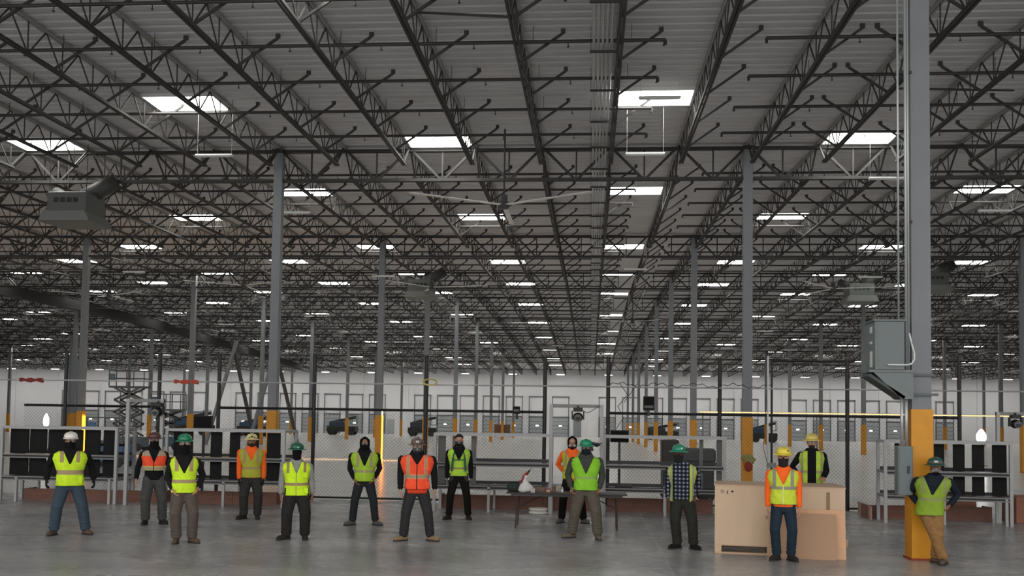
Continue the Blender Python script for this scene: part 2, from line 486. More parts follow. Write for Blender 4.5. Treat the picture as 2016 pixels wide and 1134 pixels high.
# conduit bundle running back beside one joist
t = thing('conduit_rack', 'rack of parallel pale conduits running back under the roof', 'conduit', (0, 0, 0))
for i in range(5):
    xo = -.02 + i * .105; pts = []
    b = MB()
    for j in range(1, 9):
        b.bar((xo, ROW[j] - (0 if j > 1 else 2), roof(ROW[j]) - .62), (xo, ROW[j + 1], roof(ROW[j + 1]) - .62), .036, n=8)
    b.build('conduit', GALV, t)
y = 17.5
while y < 140:
    st = MB(); st.box(-.12, .56, y - .03, y + .03, roof(y) - .71, roof(y) - .66).bar((-.1, y, roof(y) - .68), (-.1, y, roof(y) - .02), .012, n=4).bar((.54, y, roof(y) - .68), (.54, y, roof(y) - .02), .012, n=4).build('strut', STEEL, t); y += 2.9

# deep beam line along the building joint, far left
t = thing('joint_beam', 'deep dark beam slanting back under the roof at far left', 'beam')
b = MB()
for j in range(3, 9): b.bar((-43.6, ROW[j], roof(ROW[j]) - 1.25), (-43.6, ROW[j + 1], roof(ROW[j + 1]) - 1.25), .45, .85)
b.build('beam_body', mat('beam_dark', '2c2b2a', .8), t)
b = MB()
for j in range(3, 10): b.box(-43.75, -43.45, ROW[j] - .1, ROW[j] + .1, roof(ROW[j]) - .9, roof(ROW[j]) - .02)
b.build('hanger', STEEL, t)
# tie rods
for n, (a, c, lab) in enumerate((((-4.15, 21.9, 11.62), (-1.75, 20.7, 10.95), 'thin diagonal tie rod between two joists near top centre'),
                                 ((7.9, 26.0, 11.1), (11.6, 27.6, 11.55), 'thin diagonal tie rod right of the near column'))):
    tag(MB().bar(a, c, .03, n=6).build('tie_rod', STEEL), lab, 'rod')

# ------------------------------------------------------------------ big ceiling fans
FANM = mat('fan_blade', 'd6d6d2', .4, .4)
def fan():
    t = thing('ceiling_fan', 'x', 'fan', (0, 0, 0), 0, 'large slow ceiling fans')
    for q in range(3):
        a = math.radians(-30 + 120 * q); b = MB()
        b.bar((.15 * math.cos(a), .15 * math.sin(a), 0), (3.35 * math.cos(a), 3.35 * math.sin(a), .03), .17, .025)
        b.build('blade', FANM, t)
    MB().cyl((0, 0), .16, -.12, .1, 16).build('hub', DGREY, t)
    MB().cyl((0, 0), .12, .1, .32, 16).build('motor', DGREY, t)
    MB().cyl((0, 0), .03, .3, 2.6, 8).build('down_rod', STEEL, t)
    return t
fp = [((-2.99, 32.23), 'huge ceiling fan with long blades, hung nearest at picture centre'), ((-9.2, 54.9), 'ceiling fan hung behind the left centre column'),
      ((-20.0, 54.3), 'ceiling fan over the left bays, white hub'), ((13.3, 54.8), 'ceiling fan hung left of the near big column'),
      ((3.2, 77), 'distant ceiling fan above the middle of the hall'), ((-31, 60), 'ceiling fan at far left under the deep beam')]
f0 = None
for (x, y), lab in fp:
    z = roof(y) - 2.55
    if f0 is None: f0 = fan(); f0.location = (x, y, z); f0['label'] = lab
    else: dup(f0, (x, y, z), random.choice((0, .35, -.2)), lab)
# air handlers
def diffuser():
    t = thing('air_diffuser', 'x', 'air diffuser', (0, 0, 0), 0, 'hanging air units'); t.scale = (.85, .85, .85)
    G = mat('air_unit_grey', '50534f', .6)
    MB().box(-.85, .85, -.8, .8, -.1, .75).build('body', G, t, bevel=.03)
    MB().prism([(-1.1, -.5), (1.1, -.5), (.9, -.1), (-.9, -.1)], -1.0, 1.0).build('plenum', mat('air_unit_light', '686b67', .6), t)
    g = MB()
    for i in range(4): g.box(-.55 + i * .28, -.35 + i * .28, -.815, -.79, .3, .5)
    g.build('louver', BLACK, t)
    d = MB().bar((.3, .1, .7), (1.5, .5, 1.5), .36, n=12).bar((-.4, .1, .6), (-1.2, .5, 1.0), .26, n=12)
    d.build('duct', mat('duct_dark', '353634', .6), t, smooth=True)
    for sx in (-1, 1):
        for sy in (-1, 1): MB().bar((sx * .8, sy * .7, .7), (sx * .8, sy * .7, 2.75), .02, n=4).build('hanger', STEEL, t)
    return t
d0 = None
for (x, y, z), lab in (((-18.6, 33.4, 9.45), 'large hanging air unit with ducts at upper left'), ((-10.2, 57.5, 9.95), 'hanging air unit beside the left centre column top'),
                       ((15.6, 58.2, 9.9), 'hanging air unit behind the conduits of the near column'), ((19.2, 56.6, 10.3), 'darker hanging air unit just right of the near column conduits')):
    if d0 is None: d0 = diffuser(); d0.location = (x, y, z); d0['label'] = lab
    else: dup(d0, (x, y, z), 0, lab)

# unlit strip fixtures on thin hangers
s0 = thing('strip_light', 'x', 'light fixture', (0, 0, 0), 0, 'unlit strip fixtures on hangers')
MB().box(-.6, .6, -.09, .09, 0, .05).build('housing', WHITE, s0, bevel=.01)
MB().box(-.57, .57, -.07, .07, -.02, 0).build('lens', mat('dull_lens', 'c9ccca', .3), s0)
for q in (-.55, .55): MB().bar((q, 0, .0), (q, 0, 1.0), .008, n=4).build('hanger_wire', GALV, s0)
fx = [(1.86, 27.6, 11.45, 'strip fixture crossing in front of the brightest near skylight'), (-11.87, 29.3, 10.35, 'strip fixture hung in upper left, before the second column row'), (1.56, 29.5, 10.35, 'strip fixture hung right of the conduit rack'),
      (-11.45, 36.4, 10.1, 'strip fixture hung just right of left tall column'), (14.6, 36.4, 10.1, 'strip fixture hung at the far upper right'),
      (-10.9, 49.9, 9.7, 'strip fixture crossing the third row column left of centre'), (13.9, 49.8, 9.7, 'strip fixture hung left of the near column conduits'),
      (9.83, 33.2, 10.5, 'strip fixture under the girder left of near column'), (12.6, 72, 9.1, 'strip fixture low between the right side columns'),
      (-24.5, 50, 9.9, 'strip fixture hung over the far left bays'), (-27.8, 72, 9.3, 'strip fixture with long wire over left distance'),
      (2.2, 50, 10.1, 'strip fixture in the centre bay behind the fan'), (-5.4, 72, 9.6, 'strip fixture above the centre distance'), (27, 64, 9.7, 'strip fixture at right edge distance'),
      (-17.5, 88, 9.4, 'strip fixture far back, left of centre'), (-3.2, 92, 9.5, 'strip fixture far back near centre'), (18.5, 92, 9.3, 'strip fixture far back at right')]
for i, (x, y, z, lab) in enumerate(fx):
    if i == 0: s0.location = (x, y, z); s0['label'] = lab; q = s0
    else: q = dup(s0, (x, y, z), 0, lab)
    for c in q.children:
        if c.name.startswith('hanger_wire'): c.scale.z = roof(y) - z + .01

# ------------------------------------------------------------------ chain-link fence
FY = 25.75
def fence(x0, x1, posts, lab):
    t = thing('chain_link_fence', lab, 'fence', (0, FY, 0), 0, 'black chain-link fence runs')
    MB().bar((x0, 0, 2.42), (x1, 0, 2.42), .035, n=8).build('top_rail', BLACK, t)
    MB().bar((x0, 0, .055), (x1, 0, .055), .028, n=8).build('bottom_rail', BLACK, t)
    for x in posts:
        b = MB().cyl((x, 0), .052, 0, 3.85, 10).cyl((x, 0), .06, 3.85, 3.9, 10); b.build('fence_post', BLACK, t)
    ms = MB(); H0, H1 = .09, 2.4; h = H1 - H0; p = .095; r = .0024
    n = int((x1 - x0) / p)
    for i in range(-int(h / p), n + 1):
        a = x0 + i * p
        for s in (1, -1):
            p0 = [a, H0] if s > 0 else [a, H1]; q0 = [a + h, H1] if s > 0 else [a + h, H0]
            # clip to the panel
            if p0[0] < x0: d = x0 - p0[0]; p0 = [x0, p0[1] + s * d]
            if q0[0] > x1: d = q0[0] - x1; q0 = [x1, q0[1] - s * d]
            if q0[0] - p0[0] > .02: ms.bar((p0[0], .05 * 0 - .045, p0[1]), (q0[0], -.045, q0[1]), r, n=3)
    ms.build('chain_link_mesh', mat('fence_wire', '3a3a38', .6), t)
    ts = MB(); x = x0
    while x < x1: ts.bar((x, -.045, 2.38), (x, -.045, 2.47), .006, n=3); x += .095
    tag(ts.build('wire_fringe', BLACK, t), kind='stuff')
    return t
fence(-15.6, -11.75, (-14.45, -11.78), 'black chain-link fence run behind the leftmost panel rack')
fence(-10.1, -1.25, (-10.1, -7.45, -4.4, -1.22), 'long black chain-link fence run behind the middle workers')
fence(.45, 9.35, (.45, 3.35, 6.6, 9.9 - .5), 'black chain-link fence run on the right, behind the crate')
t = thing('wire_pipe', 'thin pale pipe with cables strung high across the fence posts', 'pipe', (0, 25.62, 0))
MB().bar((-17, 0, 3.11), (11.5, 0, 3.11), .02, n=8).build('pipe', GALV, t)
cb = MB(); pts = []
for i in range(60):
    x = .5 + i * .07; pts.append((x, -.03, 3.17 + .03 * math.sin(i * 1.7) + .04 * math.sin(i * .45)))
cb.path(pts, .009, 5); cb.path([(.75, -.03, 3.2), (.95, -.03, 2.9), (.7, -.03, 2.6), (.85, -.03, 2.3), (.66, -.03, 2.0)], .008, 5)
cb.path([(1.2, -.03, 3.2), (1.0, -.03, 2.9), (.86, -.03, 2.7)], .008, 5)
cb.build('cable', mat('cable_black', '2a2624', .7), t)
# yellow coil of cable and red rags on the pipe
t = thing('cable_coil', 'coil of pale yellow cable hung on the high pipe by a post', 'cable', (-4.26, 25.56, 3.17))
b = MB()
for q in range(5):
    pts = [((.16 + .01 * q) * math.cos(a), -.012 * q, (.07 + .006 * q) * math.sin(a)) for a in [2 * PI * i / 20 for i in range(21)]]
    b.path(pts, .009, 5)
b.build('coil', mat('coil_yellow', 'c0b46a', .7), t)
for xx_, lab, c in ((-11.0, 'red orange rag draped over the high pipe, left', 'b04a38'), (-15.4, 'dark red rag on the high pipe at the left edge', '7a2c28')):
    b = MB()
    for i in range(12): b.box(xx_ - .3 + i * .055, xx_ - .245 + i * .055, 25.58, 25.66, 3.06 + .02 * math.sin(i), 3.15 + .015 * math.cos(i * 1.3))
    tag(b.build('rag', mat('rag_%s' % c, c, .9)), lab, 'rag')

# ------------------------------------------------------------------ panel racks
def rack(x0, x1, yf, yb, posts, panels, lab, tilt=0, tiers=2, lowdark=True):
    t = thing('panel_rack', lab, 'rack', (x0, yf, 0), tilt); L = x1 - x0; dp = yb - yf
    for s in (0, L):
        for y in (0, dp): MB().box(s - .035, s + .035, y - .035, y + .035, 0, 1.85).build('post', ALU, t)
    for p in posts:
        MB().box(p - .03, p + .03, -.03, .03, 0, .62).build('leg', ALU, t); MB().box(p + .02, p + .07, dp - .03, dp + .03, 0, .62).build('leg', ALU, t)
    MB().box(0, L, -.03, .03, 1.80, 1.87).box(0, L, dp - .03, dp + .03, 1.80, 1.87).box(-.03, .03, 0, dp, 1.8, 1.86).box(L - .03, L + .03, 0, dp, 1.8, 1.86).build('top_frame', ALU, t)
    for z in (1.15, .60):
        MB().box(0, L, -.03, 0, z, z + .028).box(0, L, -.03, 0, z - .07, z - .045).build('shelf_beam', ALU2, t)
        MB().box(.03, L - .03, 0, dp, z - .045, z + .0).build('shelf', BLACK, t)
        MB().box(.03, L - .03, dp - .02, dp + .02, z + .01, z + .09).build('back_lip', DGREY, t)
        MB().box(L - .03, L + .03, 0, dp, z - .03, z + .02).box(-.03, .03, 0, dp, z - .03, z + .02).build('end_rail', ALU2, t)
    for (a, c, m_) in panels:
        for z0, z1 in ((.64, 1.1), (1.18, 1.79)):
            MB().box(a, c, .25, .29, z0, z1).build('panel', m_, t)
    return t
def pan(L, ws, off=0):
    out = []
    for a, c in ws: out.append((a, c, PANEL))
    return out
s = 3.05 / 220
rack(-14.58, -11.55, 23.15, 24.0, (.42, 3.0 - .12), [((a - 8) * s, (c - 8) * s, PANEL) for a, c in ((11, 46), (49, 81), (85, 117), (119, 151), (155, 184), (191, 218))], 'leftmost silver rack packed with two tiers of dark panels', -.05)
s = 2.92 / 231
rack(-10.28, -7.36, 22.98, 23.95, (1.45,), [((a - 329) * s, (c - 329) * s, PANEL) for a, c in ((334, 372), (408, 430), (446, 466), (482, 503), (520, 546))], 'silver rack with spaced dark panels, behind the green-hat worker at left')
MBP = mat('grey_panel', '5c5c5c', .6)
s = 2.75 / 226
rack(-3.69, -.94, 23.0, 23.95, (1.3,), [((a - 857) * s, (c - 857) * s, MBP) for a, c in ((860, 875), (889, 899), (926, 936))], 'nearly empty silver rack left of the folding table')
for i, (a, c) in enumerate(((963, 971), (1000, 1006))): pass
s = 2.82 / 238
rk = rack(.33, 3.13, 23.1, 24.0, (1.42,), [((a - 1190) * s, (c - 1190) * s, MBP) for a, c in ((1379, 1386), (1413, 1424))], 'nearly empty silver rack behind the plaid shirt worker')
s = 2.66 / 250
rack(6.65, 9.3, 22.68, 23.5, (1.25, 2.55), [((a - 1742) * s, (c - 1742) * s, PANEL) for a, c in ((1766, 1776), (1832, 1842), (1844, 1866), (1884, 1907), (1922, 1946), (1962, 1990))], 'silver rack of dark panels at right, behind the leaning worker', -.09)
# small items lying on racks
tag(MB().box(.6, 1.0, 23.3, 23.7, .605, .68).build('laptop', BLACK), 'flat black box on the lower shelf right of the table', 'box')
def monitor(x, y, z, w_, h, lab, band=None):
    t = thing('monitor', lab, 'monitor', (x, y, z))
    MB().box(-w_ / 2, w_ / 2, 0, .07, 0, h).build('housing', BLACK, t, bevel=.008)
    MB().box(-w_ / 2 + .02, w_ / 2 - .02, -.006, 0, .02, h - .02).build('screen', mat('dark_screen', '0a0a0b', .7, spec=.2), t)
    MB().box(-.03, .03, .07, .11 if not band else .27, -z if not band else -.14, h * .6).build('bracket', DGREY, t)
    if band: MB().box(-w_ / 2 + .03, w_ / 2 - .03, -.012, -.006, .06, .13).build('grey_band', mat('dull_band', '5c5e60', .6), t)
    return t
monitor(-10.06, 24.6, 1.86, .5, .33, 'black screen on top of the rack left of striped hard hat worker')
monitor(.72, 24.4, 1.68, .46, .30, 'black screen box on the rack right of the table')
t = monitor(1.5, 25.5, 2.5, .29, .37, 'black box mounted high on the fence, above plaid shirt worker', True)
t = monitor(-1.95, 25.5, 2.36, .19, .2, 'small black box on the fence top rail near centre', True)
# ------------------------------------------------------------------ portals with moving heads
def portal(x0, x1, yf, h, lab, right=True):
    t = thing('scan_portal', lab, 'portal frame', (x0, yf, 0)); L = x1 - x0
    MB().box(-.04, .04, -.04, .04, 0, h).build('post', ALU, t)
    if right: MB().box(L - .04, L + .04, -.04, .04, 0, h).build('post', ALU, t)
    MB().box(-.04, L + .04, -.035, .035, h - .08, h).build('top_beam', ALU2, t)
    MB().box(0, L, .3, .34, .62, .69).box(0, .05, 0, .34, .62, .69).build('cross_rail', ALU, t)
    return t
portal(-.93, .26, 22.95, 2.58, 'silver walk-through frame behind the table workers')
portal(-11.24, -10.38, 22.9, 2.57, 'silver walk-through frame between the two left racks')
portal(9.76, 10.8, 24.3, 2.56, 'silver walk-through frame at the right edge')
def head(x, y, z, lab):
    t = thing('spot_lamp', lab, 'lamp', (x, y, z))
    MB().box(-.11, .11, -.09, .09, -.09, 0).box(-.02, .02, -.02, .02, 0, .05).build('base', BLACK, t, bevel=.01)
    for q in (-.15, .12): MB().box(q, q + .03, -.05, .05, -.28, -.07).build('yoke', BLACK, t)
    MB().blob((0, 0, -.22), (.12, .14, .11)).build('lamp_body', BLACK, t, smooth=True)
    b = MB(); k = 12
    b.bar((0, -.12, -.23), (0, -.17, -.24), .085, n=14); b.build('lens_ring', mat('lens_ring', '6a6c6e', .4), t)
    b = MB().bar((0, -.168, -.24), (0, -.175, -.24), .06, n=14); b.build('lens', BLACK, t)
    return t
head(-.3, 22.9, 2.50, 'black spot lamp hung from the frame behind the table')
head(-10.45, 22.8, 2.48, 'black spot lamp hung from the left frame')
head(10.15, 24.25, 2.50, 'black spot lamp hung at the right edge')
tag(MB().path([(.2, 22.9, 2.55), (.0, 22.92, 2.42), (-.1, 22.92, 2.38), (-.2, 22.9, 2.45), (-.25, 22.9, 2.5)], .008, 5).build('lamp_cable', BLACK), 'thin cable sagging under the frame behind the table', 'cable')

# low brown boards behind the racks
for i, (x0, x1, y, h, lab) in enumerate(((-14.25, -10.62, 23.62, .29, 'low brown board under the leftmost rack'), (-10.0, -7.75, 23.72, .31, 'low brown board under the rack of spaced panels'),
     (-3.72, .12, 24.05, .33, 'long low brown board behind the folding table legs'), (.42, 2.98, 24.05, .33, 'low brown board behind the plaid shirt worker'), (6.5, 9.35, 23.62, .32, 'low brown board under the right rack'), )):
    t = thing('brown_board', lab, 'board', (x0, y, 0))
    L = x1 - x0; n = max(2, round(L / 1.2))
    for q in range(n): MB().box(q * L / n + .005, (q + 1) * L / n - .005, 0, .06, 0, h).build('plank', BROWN, t)
    for q in (0, L - .05): MB().box(q, q + .05, .06, .5, 0, h).build('stake', BROWN, t)
tag(MB().box(8.1, 9.2, 24.15, 24.7, 0, .62).build('cardboard_box', mat('brown_card', 'a0705a', .8, noise=.1), bevel=.01), 'brown carton behind the board at the right', 'box')
tag(MB().box(9.75, 10.6, 23.3, 24.1, 0, .6).build('cardboard_box', mat('brown_card2', '8a5a48', .8, noise=.1), bevel=.01), 'dark brown carton at the right edge', 'box')
tag(MB().bar((6.68, 25.0, .15), (6.52, 23.35, .15), .04, .3).build('end_board', mat('pale_board', 'a08474', .8)), 'short pale board returning back at the right rack', 'board')

# dark machine behind the fence
t = thing('tow_machine', 'dark grey machine parked behind the fence, left of the crate', 'machine', (2.6, 27.2, 0))
MB().box(-.25, .85, 0, .9, 1.1, 1.5).build('hood', mat('machine_grey', '424446', .5), t, bevel=.06)
MB().box(-.62, -.15, .1, .8, .95, 1.72).build('cabinet', mat('machine_brown', '352f2b', .6), t, bevel=.03)
MB().box(-.6, .8, .05, .85, .35, 1.1).build('chassis', DGREY, t)
for xx_ in (-.4, .6):
    for yy in (0.02, .86): MB().bar((xx_, yy - .06, .22), (xx_, yy + .06, .22), .22, n=16).build('wheel', BLACK, t)

# drop conduit with box at the fence
t = thing('drop_conduit', 'thin pale conduit dropping to a small box behind the yellow hat worker', 'conduit', (4.54, 25.5, 0))
MB().cyl((0, 0), .022, 0, 3.95, 8).build('pipe', GALV, t)
MB().box(-.02, .2, -.06, .03, 1.08, 1.2).build('junction_box', ALU2, t, bevel=.008)
MB().path([(-.05, -.02, 2.9), (-.07, -.02, 2.0), (-.12, -.02, 1.6), (-.03, -.02, 1.25), (.02, -.02, 1.1)], .007, 5).build('cable', BLACK, t)
tag(MB().path([(5.0, 27.5, 2.5), (5.0, 27.5, 3.95), (5.5, 27.5, 3.95), (7.2, 27.5, 3.95)], .03, 8).build('bent_pipe', BLACK), 'black pipe bent at right angle behind the fence', 'pipe')
tag(MB().bar((5.0, 27.5, 0), (5.0, 27.5, 2.5), .03, n=8).build('bollard_post', BLACK), 'thin black post below the bent pipe', 'post')

# sunlit rail further back; its sunlight is put in as a warm glow
t = thing('sunlit_rail', 'rail with painted-on warm sunlight running along behind the right fence', 'rail', (0, 30, 0))
MB().bar((3.3, 0, 2.545), (13.5, 0, 2.545), .014, n=8).build('tube', mat('rail_sun_glow', 'ffe0a0', .5, emit='ffcf86', estr=1.3), t)  # no lamp: emission stands for sun on the rail
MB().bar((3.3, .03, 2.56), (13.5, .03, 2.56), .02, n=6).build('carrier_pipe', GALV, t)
b = MB()
for x in (3.4, 6.8, 10.2, 13.4): b.cyl((x, .03), .025, 0, 2.56, 8)
b.build('stand', ALU2, t)

# ------------------------------------------------------------------ wrapped bundle on the second row column
t = thing('rope_bundle', 'yellow green straps with a red cloth tied round a column guard', 'strap', (X0, ROW[2] - .2, 0))
b = MB()
for i in range(9):
    a = i * .7
    b.blob((.12 * math.cos(a * 1.3), -.03 - .02 * (i % 2), 1.02 + .09 * math.sin(a)), (.1, .05, .09))
b.bar((-.24, -.03, 1.05), (.26, -.03, 1.0), .05, n=8)
b.build('straps', mat('strap_green', '8f8a54', .9, noise=.3, scale=25), t, smooth=True)
MB().blob((.02, -.05, .76), (.14, .06, .18)).build('red_cloth', mat('red_cloth', '8c2a20', .8, noise=.25, scale=20), t, smooth=True)

# ------------------------------------------------------------------ crate with pallet feet and leaning sheets
t = thing('plywood_crate', 'large tan plywood crate on a pallet base behind yellow hat worker', 'crate', (2.09, 16.62, 0), -.14)
L = 2.08; Hc = 1.12; dp = 1.15
MB().box(.0, L, 0, .02, .15, Hc).build('front_panel', WOOD, t)
MB().box(0, L, dp - .02, dp, .15, Hc).box(0, .02, .02, dp - .02, .15, Hc).box(L - .02, L, .02, dp - .02, .15, Hc).build('side_panel', WOOD, t)
MB().box(-.01, L + .01, -.01, dp + .01, Hc, Hc + .022).build('lid', mat('crate_lid', 'c6a88c', .75), t)
b = MB()
for x in (0, .85, 1.05, L - .12):
    if x == 1.05: continue
    b.box(x, x + .11, 0, dp, .022, .13)
b.build('foot_block', mat('pallet_wood', 'c9ad8c', .8), t)
MB().box(0, L, 0, .1, .0, .022).box(0, L, dp - .1, dp, 0, .022).box(0, L, 0, dp, .13, .15).build('pallet_board', mat('pallet_wood2', 'c4a484', .8), t)
MB().box(1.79, 1.84, -.012, 0, .76, 1.06).build('batten', mat('batten', '8a7458', .8), t)
INK = mat('black_ink', '2a201c', .8)
b = MB()   # handling marks: ring, glass, umbrella
for i in range(12):
    a = 2 * PI * i / 12; c = 2 * PI * (i + 1) / 12
    b.bar((.12 + .022 * math.cos(a), -.003, 1.03 + .022 * math.sin(a)), (.12 + .022 * math.cos(c), -.003, 1.03 + .022 * math.sin(c)), .012, .006)
b.bar((.205, -.003, 1.05), (.205, -.003, 1.0), .01, .006).box(.19, .22, -.006, 0, .995, 1.003).bar((.205, -.003, 1.0), (.192, -.003, 1.02), .008, .006)
b.prism([(.26, 1.03), (.31, 1.03), (.285, 1.05)], -.006, 0).prism([(.26, 1.03), (.31, 1.03), (.285, 1.012)], -.006, 0)
b.build('handling_mark', INK, t)
b = MB()
for i, xx_ in enumerate((.845, .895, .95)):
    for q in range(9):
        a = .5 + q * .55; c = a + .55
        b.bar((xx_ + .018 * math.cos(a), -.003, .62 + .018 * math.sin(a)), (xx_ + .018 * math.cos(c), -.003, .62 + .018 * math.sin(c)), .008, .006)
b.build('stencil_mark', INK, t)
def sheet(x0, x1, y, h, m_, lab, lean, th=.02):
    o = MB().box(0, x1 - x0, 0, th, 0, h).build('plywood_sheet', m_, bevel=.002)
    o.location = (x0, y, 0); o.rotation_euler = (-lean, 0, -.14); return tag(o, lab, 'plywood sheet')
sheet(3.05, 4.125, 16.29, .79, WOOD3, 'light plywood sheet leaning low against the crate', .16)
sheet(2.9, 3.95, 16.18, .735, WOOD2, 'darker brown board leaning in front of the light plywood sheet', .2)
# ------------------------------------------------------------------ folding table and its things
t = thing('folding_table', 'long dark folding table with thin metal legs', 'table', (-.47, 20.0, 0), .0)
MB().box(-1.22, 1.22, -.36, .36, .695, .72).build('tabletop', TBL, t, bevel=.006)
MB().box(-1.12, 1.12, -.33, -.29, .65, .695).box(-1.12, 1.12, .29, .33, .65, .695).build('apron', TBL, t)
LEG = mat('brown_metal_leg', '3a2a26', .5)
for sx in (-1, 1):
    for y in (-.3, .3): MB().bar((sx * 1.0, y, .67), (sx * 1.02, y + .02 * y, 0), .016, n=8).build('leg', LEG, t)
    MB().bar((sx * 1.0, -.3, .12), (sx * 1.0, .3, .12), .012, n=6).bar((sx * 1.0, 0, .4), (sx * .45, 0, .67), .012, n=6).bar((sx * 1.0, -.3, .4), (sx * 1.0, .3, .4), .012, n=6).build('brace', LEG, t)
def tabx(px, py=968): return look(px, py, 19.85).x
def pbox(x0, x1, z1, y0, d, c, lab, name='cardboard_box'):
    tag(MB().box(tabx(x0), tabx(x1), y0, y0 + d, .72, .72 + z1).build(name, mat('card_' + c, c, .8), bevel=.004), lab, 'box')
pbox(1050, 1073, .09, 19.9, .2, '7c6458', 'low brown carton beside the white bag on the table')
pbox(1074, 1084, .085, 19.85, .1, '86604e', 'small carton with pale label, middle of the table')
pbox(1086, 1095, .12, 19.85, .1, '6e5142', 'taller narrow brown carton on the table')
pbox(1097, 1104, .14, 19.95, .08, 'a8a49a', 'pale box with dark top on the table', 'parts_box')
tag(MB().box(tabx(1076), tabx(1083), 19.846, 19.85, .73, .775).build('box_label', mat('lab', 'c9a898', .8)), 'pale pink label on the small middle carton', 'label')
tag(MB().lathe([(.025, .72), (.028, .73), (.028, .79), (.02, .80), (.012, .83), (.012, .84)], (tabx(1107), 19.85), 12).build('spray_can', mat('can', 'cfcfcf', .3, .6), smooth=True), 'small shiny can at the right end of the boxes', 'can')
# dark tool bag
t = thing('tool_bag', 'dark green tool bag at the left end of the table', 'bag', (tabx(1012), 19.9, .72))
MB().lathe([(.11, 0), (.15, .05), (.16, .11), (.13, .17), (.08, .18)], (0, 0), 16, 1.0, .7).build('body', mat('bag_green', '243029', .8, noise=.3, scale=15), t, smooth=True)
MB().path([(-.12, 0, .16), (-.06, 0, .2), (.06, 0, .2), (.12, 0, .15)], .012, 6).build('handle', BLACK, t)
t = thing('power_drill', 'dark red cordless drill standing in the tool bag', 'drill', (tabx(1026), 19.87, .72 + .16))
RD = mat('drill_red', '8e2a26', .5)
MB().box(-.05, .06, -.035, .035, 0, .07).build('battery', mat('drill_dark_red', '5e1e1c', .5), t, bevel=.01)
MB().bar((0, 0, .05), (.07, 0, .16), .05, .05).build('handle', RD, t)
MB().bar((.03, 0, .13), (.13, 0, .24), .035, n=10).build('body', RD, t)
MB().bar((.13, 0, .24), (.17, 0, .28), .02, .02, n=8).bar((.17, 0, .28), (.2, 0, .33), .006, n=6).build('chuck', BLACK, t)
# white plastic bag
bb = MB().lathe([(.10, 0), (.16, .03), (.14, .09), (.10, .14), (.05, .20), (.025, .26), (.035, .31), (.02, .34)], (0, 0), 18, 1.15, .7)
bb.v = [(x + .02 * math.sin(9 * z * 10 + 5 * x), y, z + .01 * math.sin(30 * x)) for x, y, z in bb.v]
o = bb.build('plastic_bag', mat('white_bag', 'd6d4d0', .5, bump=.4, scale=20), smooth=True); o.location = (tabx(1035), 19.85, .72)
tag(o, 'crumpled white plastic bag on the table beside the drill', 'bag')
tag(MB().box(tabx(1046), tabx(1054), 19.7, 19.85, .72, .80).build('paper_stack', mat('paper_w', 'b9b5b0', .7)), 'white crumpled wrapping beside the plastic bag', 'paper')
t = thing('cable_spool', 'white flat spool lying on the floor under the table', 'spool', (-1.2, 23.0, 0))
MB().lathe([(.2, 0), (.23, .01), (.23, .05), (.2, .06)], (0, 0), 24).lathe([(.2, .08), (.23, .09), (.23, .13), (.2, .14)], (0, 0), 24).build('flange', mat('spool_w', 'd8d4cc', .5), t, smooth=True)
MB().cyl((0, 0), .19, .05, .09, 20).build('winding', mat('spool_w2', 'c8c4bc', .6), t)

# ------------------------------------------------------------------ fittings on the near column
CXf = 16.33
t = thing('transformer_box', 'grey electrical transformer box on a bracket of the near column', 'electrical box', (0, 0, 0))
MB().box(4.58, 5.05, 16.15, 16.72, 3.07, 3.86).build('enclosure', ELEC, t, bevel=.01)
MB().box(4.55, 5.08, 16.12, 16.75, 3.86, 3.885).build('lid', ELEC, t)
for z0, z1 in ((3.12, 3.38), (3.5, 3.54), (3.68, 3.78)): MB().box(4.572, 4.58, 16.3, 16.42, z0, z1).build('white_patch', WHITE, t)  # white patches on the left side of the box
b = MB()
for i in range(8): b.box(5.05, 5.058, 16.25, 16.32, 3.15 + i * .09, 3.19 + i * .09)
b.build('vent_slot', BLACK, t)
MB().box(4.62, 5.03, 16.145, 16.15, 3.1, 3.83).build('cover', mat('enclosure_cover', '687070', .5), t)
t = thing('column_bracket', 'triangular grey steel bracket carrying the transformer box', 'bracket', (0, 0, 0))
for yg in (16.2, 16.62): MB().prism([(4.56, 3.04), (5.2, 3.04), (5.2, 2.6), (5.02, 2.6)], yg, yg + .02).build('gusset', ELEC, t)
MB().bar((4.5, 16.42, 2.99), (5.06, 16.42, 2.62), .44, .05).build('sloped_strut', mat('bracket_dark', '3d4242', .6), t)
MB().box(4.5, 5.22, 16.18, 16.68, 3.03, 3.07).build('platform', ELEC, t)
MB().box(5.2, 5.56, 16.3, 16.34, 2.98, 3.02).box(5.2, 5.62, 16.29, 16.34, 2.66, 2.70).build('clamp', mat('clamp_dark', '5a6060', .6), t)
t = thing('disconnect_switch', 'tall grey switch box beside the yellow part of near column', 'electrical box', (0, 0, 0))
MB().box(4.96, 5.19, 16.22, 16.42, 1.05, 1.84).build('enclosure', ELEC, t, bevel=.008)
MB().box(4.98, 5.17, 16.212, 16.22, 1.08, 1.81).build('door_panel', mat('switch_door', '657070', .5), t)
MB().box(5.10, 5.13, 16.19, 16.212, 1.4, 1.52).build('lever', DGREY, t)
t = thing('riser_conduit', 'bundle of pale conduits rising along the near column', 'conduit', (0, 0, 0))
for x, y, r in ((5.0, 16.3, .018), (5.11, 16.27, .022), (5.155, 16.3, .022)):
    MB().cyl((x, y), r, 3.88 if x < 5.05 else 3.07, 11.6, 10).build('conduit', GALV, t, smooth=True)
for x in (5.05, 5.12): MB().cyl((x, 16.32), .026, 1.84, 2.75, 10).build('conduit', GALV, t, smooth=True)
